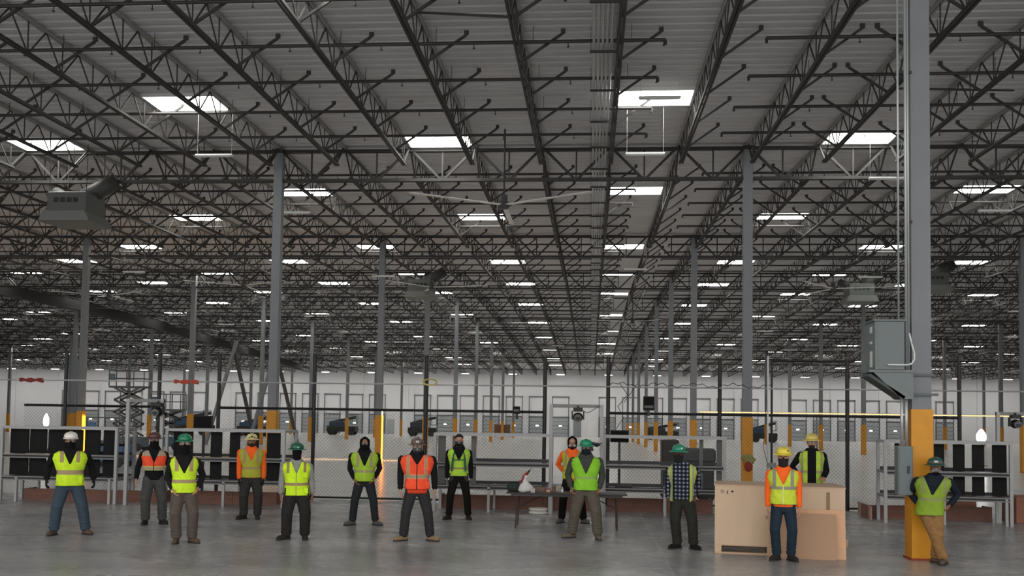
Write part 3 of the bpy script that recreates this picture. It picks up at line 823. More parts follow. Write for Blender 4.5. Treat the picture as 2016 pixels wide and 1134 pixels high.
MB().path([(5.12, 16.14, 3.66), (5.15, 16.13, 3.5), (5.19, 16.12, 3.34), (5.19, 16.12, 3.24), (5.15, 16.12, 3.17), (5.08, 16.12, 3.15), (4.77, 16.12, 3.15)], .014, 8).build('flexible_conduit', mat('white_flex', 'dcdcd8', .5), t, smooth=True)
for q in (5.5, 8.0, 10.4): MB().box(4.97, 5.23, 16.3, 16.34, q, q + .04).build('strap', STEEL, t)

# ------------------------------------------------------------------ background equipment
def scissor(x, y, h, lab, c, w_=2.0, n=5, rz=0):
    t = thing('scissor_lift', lab, 'scissor lift', (x, y, 0), rz); m_ = mat('lift_' + c, c, .6); S = mat('lift_steel', '55585a', .6)
    MB().box(-w_ / 2, w_ / 2, -.5, .5, .25, .9).build('chassis', m_, t, bevel=.03)
    for sx in (-.38, .38):
        for y_ in (-.52, .52): MB().bar((sx * w_, y_ - .07, .25), (sx * w_, y_ + .07, .25), .25, n=14).build('wheel', BLACK, t)
    hh = (h - .95) / n
    for i in range(n):
        z = .95 + i * hh
        b = MB()
        for y_ in (-.4, .4): b.bar((-w_ * .35, y_, z), (w_ * .35, y_, z + hh), .09, .12).bar((w_ * .35, y_, z), (-w_ * .35, y_, z + hh), .09, .12)
        b.build('scissor_arm', S, t)
    MB().box(-w_ / 2, w_ / 2, -.5, .5, h, h + .12).build('platform', S, t)
    b = MB()
    for px_ in (-w_ / 2, 0, w_ / 2):
        for y_ in (-.48, .48): b.bar((px_, y_, h + .1), (px_, y_, h + 1.1), .05, .05)
    for z in (h + .6, h + 1.1):
        for y_ in (-.48, .48): b.bar((-w_ / 2, y_, z), (w_ / 2, y_, z), .05, .05)
        for px_ in (-w_ / 2, w_ / 2): b.bar((px_, -.48, z), (px_, .48, z), .05, .05)
    b.build('guard_rail', S, t)
    MB().box(-w_ / 2 + .05, -w_ / 2 + .4, -.52, -.46, h + .4, h + .9).build('control_box', m_, t)
    return t
scissor(-29.4, 60, 4.0, 'raised grey scissor lift behind the left rack', '5b6870', 2.3, 4)
scissor(-27.9, 62.5, 2.6, 'lower blue grey scissor lift beside the raised one', '4a6474', 2.0, 3)
scissor(-20.4, 40, 1.0, 'folded blue lift seen just over the leftmost rack', '4a6a92', 1.6, 1)
def vehicle(x, y, L, H, c, lab):
    t = thing('boom_lift', lab, 'lift vehicle', (x, y, 0)); m_ = mat('veh_' + c, c, .5)
    MB().box(-L / 2, L / 2, -1, 1, .5, 1.3).build('chassis', mat('veh_dark', '1f2224', .6), t, bevel=.08)
    MB().box(-L * .42, L * .1, -.9, .9, 1.25, H * .68).build('turret', m_, t, bevel=.08)
    MB().bar((-L * .4, 0, H * .62), (L * .46, 0, H * .9), .35, .4).build('boom', mat('veh_boom', '2c3136', .6), t)
    b = MB()
    for xx_ in (L * .3, L * .5):
        for y_ in (-.5, .5): b.bar((xx_, y_, H * .55), (xx_, y_, H), .06, .06)
    b.bar((L * .3, -.5, H), (L * .5, -.5, H), .06, .06).box(L * .3, L * .5, -.5, .5, H * .53, H * .56)
    b.build('basket', DGREY, t)
    for sx in (-.34, .34):
        for y_ in (-1.05, 1.05): MB().bar((sx * L, y_ - .2, .5), (sx * L, y_ + .2, .5), .5, n=16).build('wheel', BLACK, t)
    return t
vehicle(-37.2, 144, 4.4, 3.0, '23394c', 'dark blue boom lift parked far back, right of left tall column')
vehicle(-25.0, 144, 4.2, 3.1, '2b3540', 'dark lift parked far back behind the brown hat worker')
vehicle(24.3, 140, 3.6, 3.0, '1f3550', 'dark blue lift parked far back right of yellow guarded column')
vehicle(-51.2, 122, 5.2, 3.2, '2f5274', 'blue lift parked far back behind the green hat worker at left')
vehicle(-42.5, 120, 3.6, 2.6, '2f4f6c', 'blue lift parked beside the other left blue lift')
vehicle(30.5 - 20, 146, 5.0, 2.6, '2a2d30', 'low dark vehicle far back behind the yellow guards')
def pallet_load(x, y, w_, h, c, lab):
    t = thing('pallet_load', lab, 'pallet', (x, y, 0))
    MB().box(-w_ / 2, w_ / 2, -.6, .6, .15, h).build('load', mat('load_' + c, c, .8, noise=.15), t, bevel=.02)
    b = MB().box(-w_ / 2, w_ / 2, -.6, .6, .1, .14).box(-w_ / 2, -w_ / 2 + .1, -.6, .6, 0, .1).box(w_ / 2 - .1, w_ / 2, -.6, .6, 0, .1)
    b.build('pallet', mat('pal', '8c6a4c', .8), t)
pallet_load(-13.6, 150, 2.4, 1.9, '6a4430', 'brown pallet load by the dock wall near centre')
# temporary timber braces
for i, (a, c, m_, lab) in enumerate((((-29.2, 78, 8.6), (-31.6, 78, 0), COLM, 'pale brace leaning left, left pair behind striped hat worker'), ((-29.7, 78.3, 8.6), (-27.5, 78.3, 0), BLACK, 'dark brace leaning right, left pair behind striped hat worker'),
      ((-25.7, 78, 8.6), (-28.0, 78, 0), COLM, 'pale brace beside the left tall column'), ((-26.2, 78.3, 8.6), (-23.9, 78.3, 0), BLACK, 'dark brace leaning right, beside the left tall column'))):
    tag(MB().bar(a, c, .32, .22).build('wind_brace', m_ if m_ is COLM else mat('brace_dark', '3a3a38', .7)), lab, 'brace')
    
# work lamps
def worklamp(x, y, z0, z1, r, lab):
    t = thing('work_lamp', lab, 'lamp', (x, y, 0))
    h = z1 - z0
    MB().lathe([(r * .7, z0), (r, z0 + h * .2), (r, z0 + h * .55), (r * .6, z0 + h * .8), (r * .15, z1)], (0, 0), 16).build('bulb', GLOW, t, smooth=True)
    MB().cyl((0, 0), .03, 0, z0, 8).build('stand', DGREY, t)
    MB().cyl((0, 0), .35, 0, .04, 12).build('base', DGREY, t)
worklamp(-34.9, 60, 1.5, 2.3, .17, 'glowing white work lamp above the leftmost rack')
worklamp(23.15, 60, 1.45, 2.2, .27, 'bright white work lamp above the right rack')

# ------------------------------------------------------------------ people
def to_mesh(mb, name, material, voxel, smooth=2, decimate=None):
    me = bpy.data.meshes.new('tmp'); me.from_pydata(mb.v, [], mb.f); me.update()
    o = bpy.data.objects.new('tmp', me); COL.objects.link(o)
    r = o.modifiers.new('r', 'REMESH'); r.mode = 'VOXEL'; r.voxel_size = voxel; r.use_smooth_shade = True
    if smooth:
        q = o.modifiers.new('s', 'SMOOTH'); q.iterations = smooth; q.factor = .5
    bpy.context.view_layer.update(); dg = bpy.context.evaluated_depsgraph_get()
    out = bpy.data.meshes.new_from_object(o.evaluated_get(dg)); out.name = name
    bpy.data.objects.remove(o); bpy.data.meshes.remove(me)
    out.materials.clear(); out.materials.append(material)
    for p in out.polygons: p.use_smooth = True
    return out
def ring_loft(mb, rings, n=24, ex=2.3):
    """rings: (center, rx, ry) horizontal superellipses stacked"""
    k = len(mb.v)
    for c, rx, ry in rings:
        for i in range(n):
            a = 2 * PI * i / n; ca, sa = math.cos(a), math.sin(a)
            mb.v.append((c[0] + rx * math.copysign(abs(ca) ** (2 / ex), ca), c[1] + ry * math.copysign(abs(sa) ** (2 / ex), sa), c[2]))
    for a in range(len(rings) - 1):
        for i in range(n):
            j = (i + 1) % n; mb.f.append((k + a * n + i, k + a * n + j, k + (a + 1) * n + j, k + (a + 1) * n + i))
    mb.f.append(tuple(k + i for i in reversed(range(n)))); mb.f.append(tuple(k + (len(rings) - 1) * n + i for i in range(n)))
def limb(mb, pts, n=12, flat=1.0):
    """pts: (point, radius) tube with smooth frames and rounded ends"""
    P = [Vector(p) for p, r in pts]; R = [r for p, r in pts]; k = len(mb.v); prev = None; rings = []
    d0 = (P[1] - P[0]).normalized(); d1 = (P[-1] - P[-2]).normalized()
    seq = [(P[0] - d0 * R[0] * .8, R[0] * .45, d0)]
    for i, p in enumerate(P):
        d = (P[min(i + 1, len(P) - 1)] - P[max(i - 1, 0)]).normalized(); seq.append((p, R[i], d))
    seq.append((P[-1] + d1 * R[-1] * .8, R[-1] * .45, d1))
    for p, r, d in seq:
        x = Vector((1, 0, 0)) if prev is None else prev
        x = (x - d * x.dot(d))
        if x.length < 1e-4: x = Vector((0, 1, 0)) - d * d.y
        x.normalize(); prev = x; y = d.cross(x)
        for i in range(n):
            a = 2 * PI * i / n; mb.v.append(tuple(p + x * (r * math.cos(a)) + y * (r * flat * math.sin(a))))
    for a in range(len(seq) - 1):
        for i in range(n):
            j = (i + 1) % n; mb.f.append((k + a * n + i, k + a * n + j, k + (a + 1) * n + j, k + (a + 1) * n + i))
    mb.f.append(tuple(k + i for i in reversed(range(n)))); mb.f.append(tuple(k + (len(seq) - 1) * n + i for i in range(n)))
def hand(mb, wp, d, thumb, nrm, s, grow=0, curl=.35):
    """palm, four unequal bent fingers and a thumb leaving the side of the palm"""
    wp = Vector(wp); d = Vector(d).normalized(); t = Vector(thumb); t = (t - d * t.dot(d)).normalized(); nn = Vector(nrm); nn = (nn - d * nn.dot(d) - t * nn.dot(t)).normalized()
    g = grow + .0018; s = s * 1.08
    for q in (-.027, -.009, .009, .027):
        limb(mb, [(wp + t * q * .75 * s, .015 + g), (wp + d * .045 * s + t * q * s, .0165 + g), (wp + d * .088 * s + t * q * 1.12 * s, .0125 + g)], 8)
    for q, L in ((.031, .068), (.0105, .077), (-.0105, .071), (-.030, .056)):
        b = wp + d * .088 * s + t * q * s
        a1 = curl; a2 = curl * 2.4; a3 = curl * 3.4
        p1 = b + (d * math.cos(a1) + nn * math.sin(a1)) * L * .45 * s
        p2 = p1 + (d * math.cos(a2) + nn * math.sin(a2)) * L * .33 * s
        p3 = p2 + (d * math.cos(a3) + nn * math.sin(a3)) * L * .26 * s
        limb(mb, [(b, .0092 + g), (p1, .0088 + g), (p2, .008 + g), (p3, .0068 + g)], 8)
    b = wp + d * .022 * s + t * .03 * s
    limb(mb, [(b, .013 + g), (b + (d * .75 + t * .62 + nn * .25) * .038 * s, .0105 + g), (b + (d * .95 + t * .66 + nn * .42) * .068 * s, .0085 + g)], 8)
def ik(S, Wp, a, b, hint):
    S = Vector(S); Wp = Vector(Wp); v = Wp - S; L = v.length
    if L > (a + b) * .995: k = L / ((a + b) * .995); a *= k; b *= k
    u = v.normalized(); x = (a * a - b * b + L * L) / (2 * L); h = math.sqrt(max(0, a * a - x * x))
    hh = Vector(hint); hh = (hh - u * hh.dot(u)).normalized()
    return S + u * x + hh * h
def cloth(name, c, noise=.12, scale=14, rough=.9): return mat(name, c, rough, noise=noise, scale=scale, spec=.2, bump=.5)
def vest_material(name, base, strip, edge, P):
    if name in _M: return _M[name]
    m = bpy.data.materials.new(name); m.use_nodes = True; nt = m.node_tree; b = nt.nodes['Principled BSDF']; b.inputs['Roughness'].default_value = .8
    b.inputs['Specular IOR Level'].default_value = .2
    N = nt.nodes.new; Lk = nt.links.new
    tc = N('ShaderNodeTexCoord'); sp = N('ShaderNodeSeparateXYZ'); Lk(tc.outputs['Object'], sp.inputs[0])
    def mth(op, a, c=None):
        n = N('ShaderNodeMath'); n.operation = op
        for i, q in enumerate((a, c)):
            if q is None: continue
            if isinstance(q, (int, float)): n.inputs[i].default_value = q
            else: Lk(q, n.inputs[i])
        return n.outputs[0]
    def band(src, lo, hi): return mth('MULTIPLY', mth('GREATER_THAN', src, lo), mth('LESS_THAN', src, hi))
    x = mth('SUBTRACT', sp.outputs[0], P.get('cx', 0)); ax = mth('ABSOLUTE', x); z = sp.outputs[2]
    def mix(f, c1, c2):
        n = N('ShaderNodeMixRGB'); Lk(f, n.inputs[0])
        for i, q in ((1, c1), (2, c2)):
            if isinstance(q, tuple): n.inputs[i].default_value = (*q, 1)
            else: Lk(q, n.inputs[i])
        return n.outputs[0]
    ns = N('ShaderNodeTexNoise'); ns.inputs['Scale'].default_value = 9; rp = N('ShaderNodeValToRGB')
    rp.color_ramp.elements[0].position = .3; rp.color_ramp.elements[1].position = .7
    bb = lin(base); rp.color_ramp.elements[0].color = (*[q * .82 for q in bb], 1); rp.color_ramp.elements[1].color = (*bb, 1)
    Lk(tc.outputs['Object'], ns.inputs[0]); Lk(ns.outputs[0], rp.inputs[0]); col = rp.outputs[0]
    z0, z1 = P['band']
    if edge: col = mix(band(z, z0 - .018, z1 + .018), col, lin(edge))
    col = mix(band(z, z0, z1), col, lin(strip))
    if P.get('vert'):
        a, c = P['vert']; zc = P.get('vz', 9)
        f = mth('MULTIPLY', band(ax, a, c), mth('GREATER_THAN', z, P.get('vz0', z1)))
        if edge: col = mix(mth('MULTIPLY', band(ax, a - .012, c + .012), mth('GREATER_THAN', z, P.get('vz0', z1))), col, lin(edge))
        col = mix(f, col, lin(strip))
    if P.get('zip'): col = mix(band(x, -.008, .008), col, lin(P['zip']))
    if P.get('piping'): col = mix(mth('LESS_THAN', z, P['piping']), col, lin(P['pcol']))
    Lk(col, b.inputs['Base Color']); _M[name] = m; return m
SKIN = {'a': mat('skin_light', 'b98a70', .6, spec=.3), 'b': mat('skin_tan', '96684e', .6, spec=.3), 'c': mat('skin_dark', '5c3f32', .6, spec=.3)}

def person(lab, X, Y, H, feet, hands, sh, cr, o):
    """local frame: x to the right of the picture, -y towards the camera. H crown height, feet ((x,y,turn),(x,y,turn)),
    hands ((x,y,z,mode),..), sh (xl,xr,z) outer shoulders, o: clothing and pose options"""
    s = o.get('s', H / 1.77); z0 = o.get('z0', 0); rz = -math.atan2(X, Y) + o.get('turn', 0)
    t = thing('person', lab, 'person', (X, Y, z0), rz)
    sk_ = SKIN[o.get('skin', 'b')]; hx = o.get('hx', 0); hy = o.get('hy', 0); bulk = o.get('bulk', 1.0)
    zsh = sh[2] - .055; mx = (sh[0] + sh[1]) / 2; half = (sh[1] - sh[0]) / 2
    aj = .062 * bulk; jx = half - aj - .012        # shoulder joint half-distance
    pelz = o.get('pel', .93 * s); pc = Vector((o.get('px', mx * .5), o.get('py', 0), pelz)); shc = Vector((mx, o.get('sy', 0), zsh))
    def ax(z):                                     # body axis from pelvis to shoulders
        f = (z - pelz) / (zsh - pelz); return pc.lerp(shc, f)
    tw = jx - .005
    R0 = [(-.12 * s, .165, .12), (0, .165, .125), (.1 * s, .155, .12)]
    zz = zsh - pelz
    tor = [(ax(pelz - .06), .16 * bulk, .122 * bulk), (ax(pelz + .04), .162 * bulk, .125 * bulk), (ax(pelz + zz * .35), .156 * bulk, .122 * bulk), (ax(pelz + zz * .62), max(.165 * bulk, tw * .88), .13 * bulk),
           (ax(pelz + zz * .86), tw + .01, .125 * bulk), (ax(zsh + .015), tw - .01, .108 * bulk), (ax(zsh + .05), tw * .68, .095), (ax(zsh + .085), .095, .084), (ax(zsh + .115), .074, .072)]
    head_c = Vector((mx + hx, shc.y + hy - .02, H - .117 * s)); neck = ax(zsh + .05)
    # arms
    arms = []
    for i, sx in ((0, -1), (1, 1)):
        S = Vector((mx + sx * jx, shc.y, zsh - .01)); hxn, hyn, hzn, mode = hands[i]
        hand_c = Vector((hxn, hyn, hzn)); out = Vector((sx * o.get('el', .3), .95, 0))
        if mode == 'back': out = Vector((sx * 1, .35, 0))
        if mode == 'hip': out = Vector((sx * .75, .7, 0))
        Wr = hand_c + (S - hand_c).normalized() * .055
        E_ = ik(S, Wr, .285 * s, .255 * s, out); arms.append((S, E_, Wr, sx, mode))
    # legs
    legs = []
    for i, sx in ((0, -1), (1, 1)):
        fx, fy, tr = feet[i]; hp = pc + Vector((sx * .085 * bulk, 0, -.02)); an = Vector((fx, fy + .03, .09 * s))
        kn = ik(hp, an, .43 * s, .42 * s, o.get('kn', ((-.35, -1, 0), (.35, -1, 0)))[i]); legs.append((hp, kn, an, tr, sx))
    # ---- body: one continuous surface
    B = MB()
    hh = .122 * s; hw_ = .08 * s; hd_ = .098 * s
    prof = [(-1.0, .30, .42, -.30), (-.92, .46, .60, -.25), (-.72, .66, .80, -.12), (-.45, .82, .92, -.05), (-.15, .93, .98, 0), (.15, 1.0, 1.0, .02), (.45, .96, .96, .04), (.72, .78, .80, .05), (.9, .50, .52, .05), (.99, .18, .2, .05)]
    ring_loft(B, [((head_c.x, head_c.y + yo * hd_, head_c.z + a * hh), hw_ * rx, hd_ * ry) for a, rx, ry, yo in prof], 20, 2.15)
    B.blob((head_c.x, head_c.y - hd_ * 1.0, head_c.z - .018 * s), (.014, .022, .022), 8, 6)
    for sx in (-1, 1):
        B.blob((head_c.x + sx * hw_ * 1.0, head_c.y + .008, head_c.z - .008), (.010, .018, .03), 8, 6)
        B.blob((head_c.x + sx * .032, head_c.y - hd_ * .86, head_c.z + .022), (.02, .016, .008), 8, 6)
    B.blob((head_c.x, head_c.y - hd_ * .93, head_c.z - .062 * s), (.022, .014, .008), 8, 6)
    limb(B, [(neck, .056), (head_c + Vector((0, .012, -.07)), .052)], 14)
    ring_loft(B, [(c, rx * .9, ry * .88) for c, rx, ry in tor], 20)
    for S, E_, Wr, sx, mode in arms:
        limb(B, [(S, .045), (S.lerp(E_, .5), .042), (E_, .036), (E_.lerp(Wr, .45), .035), (Wr, .024)], 12)
    for hp, kn, an, tr, sx in legs:
        limb(B, [(hp, .075), (hp.lerp(kn, .5), .068), (kn, .052), (kn.lerp(an, .35), .052), (an, .036)], 12)
    G = MB()
    for S, E_, Wr, sx, mode in arms:
        d = (Wr - E_).normalized()
        if mode == 'back': d = (d + Vector((-sx * .8, .2, 0))).normalized()
        if mode == 'rest': d = Vector((0, -.95, -.15))
        th = Vector((0, -1, .1)) if mode != 'rest' else Vector((-sx, 0, .2)); nr = Vector((-sx, 0, 0)) if mode != 'rest' else Vector((0, 0, -1))
        if mode == 'front': th = Vector((-sx, -.35, 0)); nr = Vector((0, 1, 0))
        cur = .5 if mode in ('fist', 'hip') else .32
        if mode == 'rest': cur = .12
        hand(B, Wr, d, th, nr, s, 0, cur)
        if o.get('gloves'): hand(G, Wr, d, th, nr, s, .0035, cur)
    link('body', to_mesh(B, 'body', sk_, .0075, 1), t)
    # ---- eyes
    for sx in (-1, 1):
        MB().blob((head_c.x + sx * .032, head_c.y - hd_ * .93, head_c.z + .004), (.014, .010, .008), 8, 6).build('eye', mat('eye_dark', '241c18', .3), t, smooth=True)
    # ---- top
    T = MB(); tg = .016
    ring_loft(T, [(c, rx + tg, ry + tg) for c, rx, ry in tor], 24)
    aw = o.get('sleeve', 1.0) * bulk
    for S, E_, Wr, sx, mode in arms:
        limb(T, [(S, .066 * aw), (S.lerp(E_, .5), .062 * aw), (E_, .056 * aw), (E_.lerp(Wr, .5), .053 * aw), (E_.lerp(Wr, .93), .041 * aw)], 14)
        for q in (.25, .6, .85): c = E_.lerp(Wr, q); T.blob(tuple(c), (.058 * aw, .056 * aw, .016), 10, 6)
    if o.get('hood') is not None:
        limb(T, [(Vector((neck.x - .045, neck.y - .10, neck.z - .0)), .026), (Vector((neck.x - .10, neck.y - .04, neck.z + .03)), .036), (Vector((neck.x - .08, neck.y + .07, neck.z + .06)), .048), (Vector((neck.x + .08, neck.y + .07, neck.z + .06)), .048), (Vector((neck.x + .10, neck.y - .04, neck.z + .03)), .036), (Vector((neck.x + .045, neck.y - .10, neck.z - .0)), .026)], 10)
    link('jacket' if o.get('hood') is not None else 'shirt', to_mesh(T, 'top', o['top'], .011, 3), t)
    # ---- trousers
    Q = MB(); lw = o.get('legw', 1.0) * 1.13
    ring_loft(Q, [(pc + Vector((0, 0, -.15)), .15 * bulk, .11), (pc + Vector((0, 0, -.08)), .168 * bulk, .128), (pc + Vector((0, 0, .0)), .17 * bulk, .132), (ax(pelz + .08), .165 * bulk, .13)], 20)
    for hp, kn, an, tr, sx in legs:
        limb(Q, [(hp, .098 * lw), (hp.lerp(kn, .4), .092 * lw), (kn, .078 * lw), (kn.lerp(an, .4), .074 * lw), (kn.lerp(an, .82), .066 * lw), (kn.lerp(an, .93), .074 * lw)], 14)
        for q in (.55, .7, .84): Q.blob(tuple(kn.lerp(an, q)), (.082 * lw, .08 * lw, .018), 12, 6)
        Q.blob(tuple(hp.lerp(kn, .97)), (.084 * lw, .086 * lw, .03), 12, 6)
    if o.get('cargo'):
        for hp, kn, an, tr, sx in legs:
            c = hp.lerp(kn, .72); Q.box(c.x + sx * .05 - .035, c.x + sx * .05 + .045 * 1, c.y - .07, c.y + .07, c.z - .09, c.z + .09)
    link('trousers', to_mesh(Q, 'trousers', o['pants'], .012, 3), t)
    if o.get('tail'):
        z_a, z_b, m_t = o['tail']; sh_ = MB()
        ring_loft(sh_, [(ax(z_a), .188 * bulk, .148 * bulk), (ax((z_a + z_b) / 2), .184 * bulk, .146 * bulk), (ax(z_b), .178 * bulk, .142 * bulk)], 28)
        sh_.build('shirt_tail', m_t, t, smooth=True)
    if o.get('belt'):
        bl = MB(); ring_loft(bl, [(ax(pelz + .03), .172 * bulk, .137), (ax(pelz + .085), .176 * bulk, .14)], 24); bl.build('tool_belt', BLACK, t, smooth=True)
        bl = MB()
        for sx in (-1, 1): c = ax(pelz - .02); bl.box(c.x + sx * .16 - .05, c.x + sx * .16 + .05, c.y - .11, c.y + .05, c.z - .12, c.z + .06)
        bl.build('pouch', mat('pouch_leather', '2c2420', .8), t, bevel=.012)
    # ---- boots
    for hp, kn, an, tr, sx in legs:
        K = MB(); dx, dy = math.sin(tr), -math.cos(tr); f = Vector((dx, dy, 0)); gz = .0
        lift = Vector((0, 0, an.z - .09 * s))
        a0 = Vector((an.x, an.y, 0)) + lift
        limb(K, [(an + Vector((0, 0, .09)), .052), (an, .05), (a0 + Vector((0, 0, .055)), .05)], 14)
        limb(K, [(a0 - f * .05 + Vector((0, 0, .048)), .044), (a0 + f * .05 + Vector((0, 0, .052)), .05), (a0 + f * .13 + Vector((0, 0, .045)), .046), (a0 + f * .175 + Vector((0, 0, .04)), .04)], 14)
        me = to_mesh(K, 'boot', o['boots'], .011, 2)
        zlo = lift.z + .008
        for v in me.vertices:
            if v.co.z < zlo: v.co.z = zlo
        b_ = link('boot', me, t)
        so = MB(); n = len(so.v)
        pts = []
        rr = ((-.095, .0), (-.08, .036), (-.03, .042), (.04, .043), (.11, .05), (.17, .046), (.205, .028), (.213, 0))
        side = Vector((-f.y, f.x, 0))
        poly = [a0 + f * u_ + side * v_ for u_, v_ in rr] + [a0 + f * u_ - side * v_ for u_, v_ in reversed(rr[1:-1])]
        m_ = len(poly); so.v = [(p.x, p.y, lift.z) for p in poly] + [(p.x, p.y, lift.z + .022) for p in poly]
        so.f = [tuple(range(m_)), tuple(reversed(range(m_, 2 * m_)))] + [(i, i + m_, (i + 1) % m_ + m_, (i + 1) % m_) for i in range(m_)]
        so.build('sole', mat('boot_sole', '2a2623', .8), b_)
    if o.get('gloves'): link('glove', to_mesh(G, 'glove', o['gloves'], .0075, 1), t)
    # ---- vest: open shell over the torso
    if o.get('vest'):
        v = o['vest']; ng = .034; n = 96; zt = zsh + .062; zb = v['hem']; m_ = 60
        def tr_at(z):
            for i in range(len(tor) - 1):
                za, zb_ = tor[i][0].z, tor[i + 1][0].z
                if z <= zb_ or i == len(tor) - 2:
                    f = max(0, min(1, (z - za) / (zb_ - za))) if z > za else 0
                    c = ax(z); return c, tor[i][1] * (1 - f) + tor[i + 1][1] * f, tor[i][2] * (1 - f) + tor[i + 1][2] * f
        bm = bmesh.new(); grid = []
        for a in range(m_ + 1):
            z = zb + (zt - zb) * a / m_; c, rx, ry = tr_at(z); row = []
            fl = .018 * max(0, 1 - (z - zb) / .25); gg = ng + fl
            for i in range(n):
                an_ = 2 * PI * i / n; ca, sa = math.cos(an_), math.sin(an_)
                wob = .004 * math.sin(an_ * 7 + z * 40) * max(0, 1 - (z - zb) / .5)
                row.append(bm.verts.new((c.x + (rx + gg + wob) * math.copysign(abs(ca) ** .87, ca), c.y + (ry + gg + wob) * math.copysign(abs(sa) ** .87, sa), z)))
            grid.append(row)
        vz = v.get('vz', zsh - .22); op = v.get('open', 0); cxm = mx
        for a in range(m_):
            zc = zb + (zt - zb) * (a + .5) / m_
            for i in range(n):
                q = (i + .5) / n * 2 * PI
                p = [grid[a][i], grid[a][(i + 1) % n], grid[a + 1][(i + 1) % n], grid[a + 1][i]]
                cx_ = sum(x_.co.x for x_ in p) / 4 - ax(zc).x; front = math.sin(q) < 0
                if front:
                    wid = (op if op else (zc - vz) * v.get('vk', .42)) if (zc > vz or op) else 0
                    if abs(cx_ - v.get('vx', 0)) < wid: continue
                elif zc > zsh + .04 and abs(cx_) < .07: continue
                bm.faces.new(p)
        for a in range(m_ + 1):
            z = zb + (zt - zb) * a / m_; c, rx, ry = tr_at(z); fl = .018 * max(0, 1 - (z - zb) / .25); ax_, ay_ = rx + ng + fl, ry + ng + fl
            wid = op if op else max(0, (z - vz) * v.get('vk', .42))
            if wid <= 0: continue
            for x_ in grid[a]:
                if not x_.is_boundary or not x_.link_faces or x_.co.y > c.y: continue
                if (a == 0 or a == m_) and abs(abs(x_.co.x - c.x - v.get('vx', 0)) - wid) > .02: continue
                u = x_.co.x - c.x - v.get('vx', 0); nx = c.x + v.get('vx', 0) + math.copysign(min(wid, ax_ * .97), u)
                x_.co.x = nx; x_.co.y = c.y - ay_ * max(0, 1 - (abs(nx - c.x) / ax_) ** (2 / .87)) ** (.87 / 2)
        bmesh.ops.recalc_face_normals(bm, faces=bm.faces[:])
        bmesh.ops.solidify(bm, geom=bm.faces[:], thickness=.004)
        for x_ in [x_ for x_ in bm.verts if not x_.link_faces]: bm.verts.remove(x_)
        me = bpy.data.meshes.new('vest'); bm.to_mesh(me); bm.free()
        for p in me.polygons: p.use_smooth = True
        P = dict(cx=mx, **{k_: v[k_] for k_ in ('band', 'vert', 'vz0', 'zip') if k_ in v})
        me.materials.append(vest_material('vest_%d' % len(_M), v['c'], v['strip'], v.get('edge'), P)); ve = link('vest', me, t)
        for px_, pz_, pw, ph in v.get('pockets', ()):
            c, rx, ry = tr_at(pz_); yy = c.y - (ry + ng) * max(.3, (1 - min(.95, abs(px_ - c.x) / (rx + ng)) ** 2.3)) ** (1 / 2.3) - .012
            MB().box(px_ - pw / 2, px_ + pw / 2, yy, yy + .02, pz_ - ph / 2, pz_ + ph / 2).build('pocket', vest_material('pk_%s' % v['c'], v['c'], v['c'], None, dict(band=(9, 9.1))), ve, bevel=.006)
    # ---- head wear
    hz = head_c.z
    if o.get('hoodup'):
        Hd = MB(); zt = hz + hh
        rings = [(ax(zsh + .05), .115, .105), (Vector((head_c.x, head_c.y + .02, hz - hh * .95)), .088, .10), (Vector((head_c.x, head_c.y + .012, hz - hh * .4)), hw_ + .02, hd_ + .016), (Vector((head_c.x, head_c.y + .012, hz + hh * .25)), hw_ + .024, hd_ + .018), (Vector((head_c.x, head_c.y + .015, hz + hh * .7)), hw_ + .012, hd_ + .008), (Vector((head_c.x, head_c.y + .02, zt + .004)), hw_ * .5, hd_ * .55), (Vector((head_c.x, head_c.y + .02, zt + .018)), .012, .015)]
        bm = bmesh.new(); k = []
        fine = []
        for i in range(len(rings) - 1):
            for q in range(5): f = q / 5; fine.append((rings[i][0].lerp(rings[i + 1][0], f), rings[i][1] * (1 - f) + rings[i + 1][1] * f, rings[i][2] * (1 - f) + rings[i + 1][2] * f))
        fine.append(rings[-1]); n = 36
        for c, rx, ry in fine: k.append([bm.verts.new((c.x + rx * math.cos(2 * PI * i / n), c.y + ry * math.sin(2 * PI * i / n), c.z)) for i in range(n)])
        for a in range(len(fine) - 1):
            zc = (fine[a][0].z + fine[a + 1][0].z) / 2 - hz
            for i in range(n):
                q = 2 * PI * (i + .5) / n; xx_ = math.cos(q) * (hw_ + .02)
                if math.sin(q) < 0 and (xx_ / (hw_ * .82)) ** 2 + ((zc - .0) / (hh * .78)) ** 2 < 1: continue
                bm.faces.new((k[a][i], k[a][(i + 1) % n], k[a + 1][(i + 1) % n], k[a + 1][i]))
        bmesh.ops.solidify(bm, geom=bm.faces[:], thickness=.008)
        me = bpy.data.meshes.new('hood'); bm.to_mesh(me); bm.free()
        for p in me.polygons: p.use_smooth = True
        me.materials.append(o['hoodup']); link('hood', me, t)
    mk = o.get('mask')
    if mk:
        F = MB(); up = mk.get('up', -.028)
        rg = []
        if mk.get('gaiter', True): rg += [((neck.x, neck.y - .005, neck.z + .01), .098, .092), ((head_c.x, head_c.y + .0, hz - hh * 1.05), .076, .084)]
        else: rg += [((head_c.x, head_c.y - .02, hz - hh * 1.0), .05, .062)]
        rg += [((head_c.x, head_c.y - .008, hz - hh * .8), .076 * s, .096 * s), ((head_c.x, head_c.y - .004, hz - hh * .45), .083 * s, .106 * s), ((head_c.x, head_c.y - .002, hz + up), .086 * s, .108 * s)]
        ring_loft(F, rg, 24, 2.1); F.blob((head_c.x, head_c.y - hd_ * 1.02, hz - .022 * s), (.02, .024, .026), 8, 6)
        link('face_mask', to_mesh(F, 'face_mask', mk['m'], .009, 2), t)
